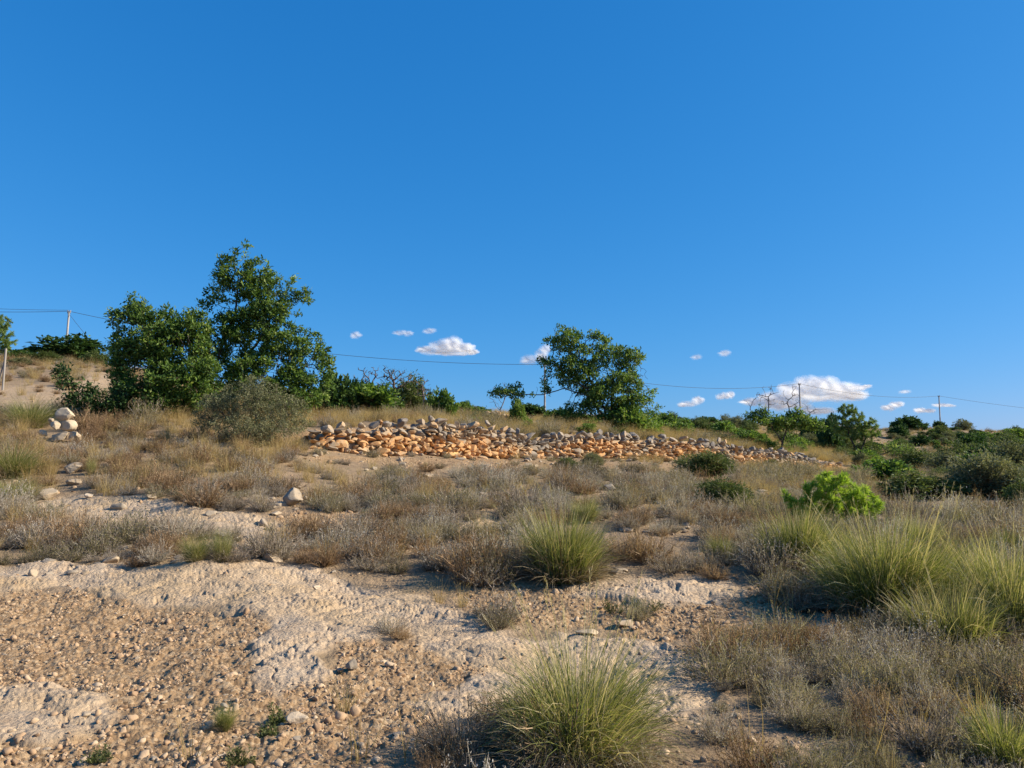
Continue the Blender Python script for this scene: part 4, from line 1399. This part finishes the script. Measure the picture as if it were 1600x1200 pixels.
def spread(rg, bands, side=.80):
    """random ground points; bands of (near, far, per square metre)"""
    out = []
    for y0, y1, d in bands:
        x1 = side * y1 + 1.5
        n = int((y1 - y0) * 2 * x1 * d)
        y = rg.uniform(y0, y1, n)
        x = rg.uniform(-x1, x1, n)
        k = np.abs(x) < side * y + 1.5
        out.append(np.stack([x[k], y[k]], -1))
    q = np.concatenate(out)
    z = base_h(q[:, 0], q[:, 1])
    rock, gr, tr, og, px, py, fw = zones(q[:, 0], q[:, 1], z)
    z = z + rock_relief(q[:, 0], q[:, 1], rock, gr) * sstep(30, 14, np.hypot(q[:, 0], q[:, 1]))
    u = q[:, 0] / q[:, 1]
    onwall = (u > WU[0] - .01) & (u < WU[-1] + .01) & (np.abs(q[:, 1] - wall_y(u) - .15) < .5)
    return np.c_[q, z], rock, gr, tr, onwall, px, py


gr_ = np.random.default_rng
CLEAR = [(95, 682, 45, 26), (110, 745, 22, 16), (74, 790, 24, 14), (456, 800, 26, 18), (955, 775, 20, 12), (110, 765, 18, 9), (135, 788, 16, 8), (1110, 746, 40, 12), (1122, 797, 34, 14), (1545, 785, 70, 16), (1435, 786, 60, 12), (1592, 803, 30, 14), (1385, 756, 42, 9), (1312, 818, 84, 20)]


def clear_of(px, py):
    m = np.ones(len(px), bool)
    for (x, y, rx, ry) in CLEAR:
        m &= ((px - x) / rx) ** 2 + ((py - y) / ry) ** 2 > 1
    return m


GREY = [shrub_mesh('grey_scrub_shape_%d' % i, gr_(700 + i), [M['grey_twig'], M['grey_twig']] if i < 3 else [M['grey_twig'], M['pale_twig']], .25, .21, 95, 8, 10, .0042, .011, (.62, .2)) for i in range(5)]
BROWN = [shrub_mesh('brown_scrub_shape_%d' % i, gr_(710 + i), [M['brown_twig'], M['brown_twig']], .22, .21, 90, 8, 12, .0040, .011, (.6, .2)) for i in range(3)]
OLIVE = [shrub_mesh('olive_scrub_shape_%d' % i, gr_(720 + i), [M['grey_twig'], M['olive_twig']], .24, .21, 85, 8, 18, .0038, .012, (.55, .22)) for i in range(3)]
STRAW = [grass_mesh('straw_shape_%d' % i, gr_(730 + i), .45, 80, .09, .0036, tint=.62) for i in range(4)]
WISP = [grass_mesh('wisp_shape_%d' % i, gr_(740 + i), .6, 16, .05, .0036) for i in range(3)]

# --- dwarf shrubs
rg = gr_(808)
P, rock, grv, tr, onw, px, py = spread(rg, [(3.3, 8, 21), (8, 13, 13), (13, 20, 9), (20, 36, 3.), (36, 75, 1.3), (75, 150, .45)])
patch = fbm(P[:, 0], P[:, 1], .7, 3, 200)
dens = 1 - np.clip(rock * 1.15 + grv * .96 + tr * .9, 0, 1)
leftgravel = (px < 640) & (py > 925)
near_open = (px < 700) & (py > 1090)
dens = np.where(leftgravel, dens * .25, dens)
thick = ((py > 985) & (px > 1060)) | ((py > 832) & (py < 884) & (px < 880)) | ((py > 1095) & (px > 590) & (px < 790)) | ((px > 1100) & (py > 780) & (py < 900))
dens = np.where(thick, dens * (.45 + .55 * sstep(-.3, 0, patch)) * 1.1, dens * (.06 + .94 * sstep(-.17, .13, patch + .06)))
dens = np.where(P[:, 1] > 36, dens * .7, dens)
uw = P[:, 0] / P[:, 1]
by_wall = (uw > WU[0] - .02) & (uw < WU[-1] + .02)
behind = by_wall & (P[:, 1] > wall_y(uw) + .3)
foot = by_wall & (P[:, 1] > wall_y(uw) - 4.5) & ~behind
dens = np.where(behind, dens * .5, np.where(foot, dens * .85, dens))
keep = (rng.random(len(P)) < dens) & ~onw & clear_of(px, py)
# the nearest ground strip stays open at bottom left
keep &= ~((px < 560) & (py > 930) & (rng.random(len(P)) < .8))
P, patch, px, py, foot = P[keep], patch[keep], px[keep], py[keep], foot[keep]
n = len(P)
kindn = fbm(P[:, 0] + 50, P[:, 1], .9, 3, 210) + rg.normal(0, .22, n)
kind = np.where(kindn > .22, 1, np.where(kindn < -.27, 2, 0))
kind = np.where((py > 985) & (px > 1050) & (rg.random(n) < .4), 2, kind)
kind = np.where((P[:, 1] > 20) & (rg.random(n) < .6), 2, kind)
kind = np.where((px < 480) & (py < 760) & (rg.random(n) < .5), 1, kind)
scl = np.clip(rg.lognormal(0, .38, n), .4, 2.2) * np.where(P[:, 1] < 7, .62, np.where(P[:, 1] < 20, .90, 1.2))
scl = np.where(foot, scl * .62, scl)
rz = rg.random(n) * 6.28
ALL = [GREY, BROWN, OLIVE]
off = [0, len(GREY), len(GREY) + len(BROWN)]
sub = np.array([int(rg.integers(len(ALL[k]))) for k in kind])
# the ones that show largest are things of their own
big = scl / P[:, 1]
inview = (px > 5) & (px < 1595) & (py < 1195)
LAB = ['grey-mauve dry dwarf shrub among the scrub on the slope', 'rusty brown dry dwarf shrub among the scrub on the slope', 'olive green dwarf shrub with tiny leaves among the scrub on the slope']
GRP = ['grey dry dwarf shrubs', 'brown dry dwarf shrubs', 'olive dwarf shrubs']
NAM = ['grey_dwarf_shrub', 'brown_dwarf_shrub', 'olive_dwarf_shrub']
single = np.zeros(n, bool)
for k in range(3):
    c = np.nonzero((kind == k) & inview)[0]
    c = c[np.argsort(-big[c])][:220]
    single[c] = True
    for i in c:
        o = bpy.data.objects.new(NAM[k], ALL[k][sub[i]])
        C.objects.link(o)
        o.location = [float(a) for a in P[i]]
        o.rotation_euler = (0, 0, float(rz[i]))
        s = float(scl[i])
        o.scale = (s, s, s * (.85 + .3 * float(rg.random())))
        tag(o, LAB[k], 'dwarf shrub', GRP[k])
m = ~single
instancer('dry_scrub', GREY + BROWN + OLIVE, P[m], sub[m] + np.array(off)[kind[m]], rz[m], scl[m], 'low dry scrub covering the whole slope between stones')

# --- straw grass
rg = gr_(818)
P, rock, grv, tr, onw, px, py = spread(rg, [(3.3, 8, 7), (8, 13, 6), (13, 20, 8), (20, 36, 9), (36, 75, 4), (75, 150, 1.4)])
w = .10 + .45 * sstep(-.1, .5, fbm(P[:, 0], P[:, 1], .5, 3, 220))
w = np.where((px < 500) & (py < 775) & (py > 640), .62, w)          # tall straw on the left bank
w = np.where((P[:, 1] > wall_y(P[:, 0] / P[:, 1])) & (px > 480) & (px < 1320), .9, w)
w = np.where((px > 1150) & (py > 735) & (py < 800), .5, w)
w = np.where((px > 1450) & (py > 950), .6, w)
w *= 1 - np.clip(rock * 1.1 + grv * .97 + tr * .88, 0, 1)
uw = P[:, 0] / P[:, 1]
w = np.where((uw > WU[0]) & (uw < WU[-1]) & (P[:, 1] < wall_y(uw)) & (P[:, 1] > wall_y(uw) - 3), w * .6, w)
keep = (rg.random(len(P)) < w) & ~onw & clear_of(px, py) & ~((px < 560) & (py > 930) & (rg.random(len(P)) < .8))
P, px, py = P[keep], px[keep], py[keep]
n = len(P)
s = rg.uniform(.45, 1.0, n) * np.where((px < 500) & (P[:, 1] > 13), 1.25, 1) * np.where(P[:, 1] < 9, .72, 1) * np.where(P[:, 1] > 30, 1.35, 1)
idx = np.where(rg.random(n) < .8, rg.integers(0, 4, n), rg.integers(4, 7, n))
instancer('straw_grass', STRAW + WISP, P, idx, rg.random(n) * 6.28, s, 'dry golden grass growing over the banks and between the shrubs')

# --- gravel
rg = gr_(828)
PEB = []
for i in range(6):
    mb = MB()
    v, f = stone_v(rg, (1, rg.uniform(.7, .95), rg.uniform(.55, .85)), 2, 9, .07)
    mb.add(v, f, .2 + .12 * i)
    PEB.append(mb.mesh('pebble_shape_%d' % i, M['gravel']))
P, rock, grv, tr, onw, px, py = spread(rg, [(3.2, 5.5, 1300), (5.5, 8, 760), (8, 13, 220), (13, 22, 40), (22, 34, 12)], .72)
w = grv * 1.0 + rock * .05 + (1 - rock - grv) * .22 + np.where(tr > .4, .2, 0)
w *= .12 + 1.2 * sstep(-.25, .3, fbm(P[:, 0], P[:, 1], 2.2, 3, 230))
keep = rg.random(len(P)) < w
P = P[keep]
n = len(P)
s = np.clip(rg.lognormal(-4.32, .70, n), .006, .085) * np.where(P[:, 1] > 13, 2.4, np.where(P[:, 1] > 8, 1.5, 1))
P[:, 2] += s * .0
instancer('gravel', PEB, P, rg.integers(0, 6, n), rg.random(n) * 6.28, s, 'loose tan and orange gravel lying on the bare ground', rg.normal(0, .5, (n, 2)))


# ------------------------------------------------------------------ tall dry stalks standing clear of the scrub
rg = gr_(838)
for (px, py, h, lab) in ((720, 880, 70, 'tall pale dry stalks left of the mid slope tussock'), (1205, 965, 120, 'thin dry stalk on bare ground left of the right cluster'), (1235, 965, 85, 'short dry stalk beside the thin one left of the right cluster'), (1355, 1195, 150, 'long dry stalk at the bottom right of centre'),
                         (1425, 1000, 110, 'bent dry stalk before the grey-green tussock'), (640, 1190, 120, 'tall straw stalks at the bottom left of the nearest tussock'), (300, 1190, 120, 'leaning straw stalks at the bottom left'), (1175, 1195, 130, 'dry pale stalk right of the nearest tussock'), (560, 1190, 110, 'thin straw stalks at the bottom left of centre')):
    p = ground(px, py)
    k = p[1] / F
    o = bpy.data.objects.new('dry_stalks', grass_mesh('dry_stalks_shape', gr_(int(px)), h * k, 9, .05, .0045))
    C.objects.link(o)
    o.location = [float(a) for a in p]
    tag(o, lab, 'grass stalks')


# ------------------------------------------------------------------ poles, wires, fence
def tube_path(mb, P, r, sides=6, mat=0):
    P = np.asarray(P, float)
    tubes(mb, P, np.r_[-1, np.arange(len(P) - 1)], np.full(len(P), r), gr_(1), sides, mat)


def utility_pole(top, bot_py, Y, label, arm=.32, Yb=None, lean=0):
    t = pt(top[0], top[1], Y)
    b = np.array([t[0] + lean, t[1], 0])
    b[2] = min(float(base_h(b[0:1], b[1:2])[0]), pt(top[0], bot_py, Y)[2])
    root = empty('utility_pole', b, label, 'utility pole', 'poles of the overhead line')
    mb = MB()
    n = 10
    P = np.array([[0, 0, -.4]]) + np.outer(np.linspace(0, 1, n), t - b + [0, 0, .4])
    tubes(mb, P, np.r_[-1, np.arange(n - 1)], np.linspace(.145, .10, n), gr_(2), 10)
    mb.obj('shaft', M['pole'], root)
    mb = MB()
    for sx in (-1, 1):
        q = t - b + [sx * arm * .45, 0, -.12]
        tube_path(mb, [q, q + [0, 0, .12], q + [0, 0, .28]], .055, 8)
    mb.obj('insulator', M['pole'], root)
    mb = MB()
    tube_path(mb, [t - b + [-arm * .55, 0, -.15], t - b + [0, 0, -.13], t - b + [arm * .55, 0, -.15]], .05, 6)
    mb.obj('crossarm', M['metal'], root)
    return t


T1 = utility_pole((108, 487), 600, 85., 'pale pole standing above the rounded bush on the left skyline', lean=-.25)
T2 = utility_pole((851, 570), 653, 95., 'slim central pole seen through the branches of the lone carob')
T3 = utility_pole((1249, 600), 668, 120., 'thin pole rising behind the dark forked tree before the big cloud')
T4 = utility_pole((1467, 619), 676, 150., 'pale pole on the skyline at the right')


def wire(a, b, sag, label, r=.023, off=0.):
    a, b = np.array(a, float) + [off, 0, .05], np.array(b, float) + [off, 0, .05]
    s = np.linspace(0, 1, 41)[:, None]
    P = a + (b - a) * s
    P[:, 2] -= (4 * s * (1 - s))[:, 0] * sag
    mb = MB()
    o_ = P[0].copy()
    tube_path(mb, P - o_, r, 4)
    return tag(mb.obj('overhead_wire', M['wire'], None, o_), label, 'wire', 'wires of the overhead line')


A0 = pt(-420, 455, 78.)
wire(A0, T1, .8, 'overhead wire coming in from the left to the first pole')
wire(A0 + [0, 0, .35], T1 + [0, 0, .12], .55, 'second thinner wire just above the first one at the left', .018)
wire(T1, T2, 1.6, 'overhead wire between the left skyline pole and the central pole')
wire(T2, T3, 1.7, 'overhead wire from the lone carob to the pole by the big cloud')
wire(T3, T4, 1.0, 'faint wire from the pole by the big cloud to the right pole')
wire(T4, pt(1760, 652, 160.), .5, 'overhead wire running from the right pole out of the right edge')
wire(T1 + [0, 0, -.3], pt(190, 545, 82.) + [0, 0, -3.], .1, 'slanting stay wire down the right of the left skyline pole', .02)

# fence at the left edge
b = ground(5, 600, 24.)
b = pt(5, 596, 33.)
b[2] = float(base_h(b[0:1], b[1:2])[0])
k = 33. / F
root = empty('fence_post', b, 'weathered fence post with a brace and wire mesh at the left edge', 'fence post')
mb = MB()
H = 66 * k
tube_path(mb, [[0, 0, -.2], [.01, 0, H * .5], [.03, 0, H]], .045, 8)
mb.obj('post', M['metal'], root)
mb = MB()
tube_path(mb, [[-.35, .1, -.1], [0.0, .02, H * .75]], .03, 7)
mb.obj('brace', M['metal'], root)
mb = MB()
for z in np.linspace(.15, H * .97, 9):
    tube_path(mb, [[-2.2, .3, z + .05], [-1.0, .1, z - .01], [.02, -.03, z]], .004, 4)
for x in np.linspace(-2.1, -.12, 14):
    tube_path(mb, [[x, -x * .13 - .02, .1], [x, -x * .13 - .02, H * .97]], .004, 4)
mb.obj('wire_mesh', M['metal'], root)

# ------------------------------------------------------------------ clouds, two kilometres off
def cloud_mat():
    m, nt, out = newmat('cloud')
    tc = N(nt, 'ShaderNodeTexCoord').outputs['Object']
    nz = N(nt, 'ShaderNodeTexNoise', {'Vector': tc, 'Scale': .045, 'Detail': 7., 'Roughness': .62})
    at = N(nt, 'ShaderNodeAttribute', attribute_name='tint')
    lw = N(nt, 'ShaderNodeLayerWeight', {'Blend': .5})
    a = N(nt, 'ShaderNodeMath', {0: 1.0, 1: lw.outputs['Facing']}, operation='SUBTRACT')
    b = N(nt, 'ShaderNodeMath', {0: nz.outputs['Fac'], 1: 1.2, 2: -.65}, operation='MULTIPLY_ADD')
    c = N(nt, 'ShaderNodeMath', {0: a.outputs[0], 1: b.outputs[0]}, operation='ADD')
    d = N(nt, 'ShaderNodeMapRange', {'Value': c.outputs[0], 'From Min': .10, 'From Max': 1.5, 'To Min': 0., 'To Max': 1.}, interpolation_type='SMOOTHSTEP')
    e = N(nt, 'ShaderNodeMath', {0: d.outputs[0], 1: at.outputs['Fac']}, operation='MULTIPLY', use_clamp=True)
    df = N(nt, 'ShaderNodeBsdfDiffuse', {'Color': (.97, .97, .98, 1)})
    tl = N(nt, 'ShaderNodeBsdfTranslucent', {'Color': (.97, .97, .98, 1)})
    mx = N(nt, 'ShaderNodeMixShader', {0: .55, 1: df.outputs[0], 2: tl.outputs[0]})
    tp = N(nt, 'ShaderNodeBsdfTransparent')
    fx = N(nt, 'ShaderNodeMixShader', {0: e.outputs[0], 1: tp.outputs[0], 2: mx.outputs[0]})
    nt.links.new(fx.outputs[0], out.inputs[0])
    return m


CM = cloud_mat()
YC = 2000.


def cloud(cx, cy_, puffs, label, dens=.8, seed=0):
    rg = gr_(900 + seed)
    o0 = pt(cx, cy_, YC)
    k = YC / F
    mb = MB()
    v0, f0 = ico(3)
    for (x, y, rx, ry) in puffs:
        c = pt(x, y, YC) - o0 + [0, rg.normal(0, .15) * rx * k, 0]
        q = rg.random(3) * 60
        dsp = np.array([mnoise.fractal(Vector(p * 1.6 + q), 1.0, 2.0, 3) for p in v0])
        for sh in (1.12, .92, .72):
            v = v0 * (sh + .26 * dsp)[:, None] * [rx * k, (rx + ry) * .6 * k, ry * k]
            mb.add(v + c, f0, dens * .75)
    o = mb.obj('cloud', CM, None, o0)
    tag(o, label, 'cloud', 'small clouds low in the sky')
    return o


cloud(700, 545, [(665, 546, 14, 6), (690, 541, 18, 11), (708, 537, 16, 12), (725, 545, 18, 9), (700, 549, 40, 6), (739, 550, 10, 5)], 'neat white cloud between the tall and the lone carob', .9, 1)
cloud(630, 520, [(625, 520, 12, 5), (638, 521, 8, 5)], 'faint wisp up left of the neat white cloud', .35, 2)
cloud(671, 517, [(671, 517, 11, 5)], 'faint small wisp right above the neat white cloud', .3, 3)
cloud(555, 524, [(556, 524, 9, 6)], 'faint wisp right of the tall carob crown', .4, 4)
cloud(830, 560, [(826, 563, 14, 9), (846, 556, 12, 12), (852, 545, 10, 8)], 'pale cloud half hidden by the left crown of the lone carob', .55, 5)
cloud(1265, 610, [(1175, 628, 18, 8), (1205, 622, 24, 12), (1240, 612, 26, 16), (1262, 602, 22, 16), (1285, 600, 24, 14), (1310, 610, 28, 14), (1290, 618, 60, 14), (1340, 605, 20, 6), (1230, 632, 40, 12), (1275, 642, 30, 8), (1335, 617, 20, 9), (1355, 603, 8, 3)],
      'largest white cloud bank low on the right', .95, 6)
cloud(1078, 629, [(1075, 631, 16, 6), (1090, 625, 10, 7), (1066, 633, 8, 4)], 'small grey-white cloud right of the lone carob', .6, 7)
cloud(1133, 618, [(1130, 619, 11, 7), (1141, 617, 7, 6)], 'small puffy white cloud left of the largest one', .75, 8)
cloud(1088, 558, [(1088, 558, 9, 5)], 'very faint wisp high right of the lone carob', .3, 9)
cloud(1132, 552, [(1132, 552, 10, 6)], 'faint wisp high above the small puffy cloud', .35, 10)
cloud(1393, 635, [(1388, 637, 11, 6), (1402, 632, 11, 6)], 'small white cloud right of the rounded pine', .75, 11)
cloud(1443, 641, [(1438, 641, 9, 5), (1452, 642, 10, 4)], 'small bright flat cloud just left of the right pole', .9, 12)
cloud(1475, 633, [(1468, 633, 14, 4), (1484, 634, 9, 3)], 'thin flat cloud behind the right pole', .7, 13)
cloud(1414, 612, [(1414, 612, 10, 4)], 'faint wisp right of the largest cloud', .3, 14)

# ------------------------------------------------------------------ light, sky, camera
SUN_EL, SUN_AZ = 30., 90.       # degrees above the horizon; degrees right of the view axis
w = bpy.data.worlds.new('World')
bpy.context.scene.world = w
w.use_nodes = True
nt = w.node_tree
bg = nt.nodes['Background']
sky = nt.nodes.new('ShaderNodeTexSky')
sky.sky_type = 'NISHITA'
sky.sun_disc = False
sky.sun_elevation = R(SUN_EL)
sky.sun_rotation = R(SUN_AZ)
sky.altitude = 600
sky.air_density = 1.0
sky.dust_density = .6
sky.ozone_density = 3.0
# film response of the sky blue: deep, saturated, compressed towards the horizon
sp = N(nt, 'ShaderNodeSeparateColor', {0: sky.outputs[0]})
ch = []
for i, (g, e) in enumerate(((.138, 1.42), (.80, .66), (1.84, .49))):
    pw = N(nt, 'ShaderNodeMath', {0: sp.outputs[i], 1: e}, operation='POWER')
    ch.append(N(nt, 'ShaderNodeMath', {0: pw.outputs[0], 1: g}, operation='MULTIPLY').outputs[0])
cb = N(nt, 'ShaderNodeCombineColor', {0: ch[0], 1: ch[1], 2: ch[2]})
nt.links.new(cb.outputs[0], bg.inputs['Color'])
bg.inputs['Strength'].default_value = .11

sl = bpy.data.lights.new('sun', 'SUN')
sl.energy = 4.9
sl.angle = R(.5)
sl.color = (1.0, .90, .72)
so = bpy.data.objects.new('sun', sl)
C.objects.link(so)
d = Vector((math.sin(R(SUN_AZ)) * math.cos(R(SUN_EL)), math.cos(R(SUN_AZ)) * math.cos(R(SUN_EL)), math.sin(R(SUN_EL))))
so.rotation_euler = d.to_track_quat('Z', 'Y').to_euler()
so.location = (40, 0, 40)

cam = bpy.data.cameras.new('camera')
cam.sensor_width = 36
cam.lens = 36 * F / 1600
cam.clip_start = .05
cam.clip_end = 20000
co = bpy.data.objects.new('camera', cam)
C.objects.link(co)
co.location = (0, 0, EYE)
co.rotation_euler = (math.pi / 2 + PITCH, 0, 0)
sc = bpy.context.scene
sc.camera = co
sc.view_settings.view_transform = 'Standard'
sc.view_settings.look = 'None'
sc.view_settings.exposure = 0.8
sc.view_settings.gamma = 1.0
sc.cycles.max_bounces = 8
sc.cycles.transparent_max_bounces = 24
sc.cycles.diffuse_bounces = 3
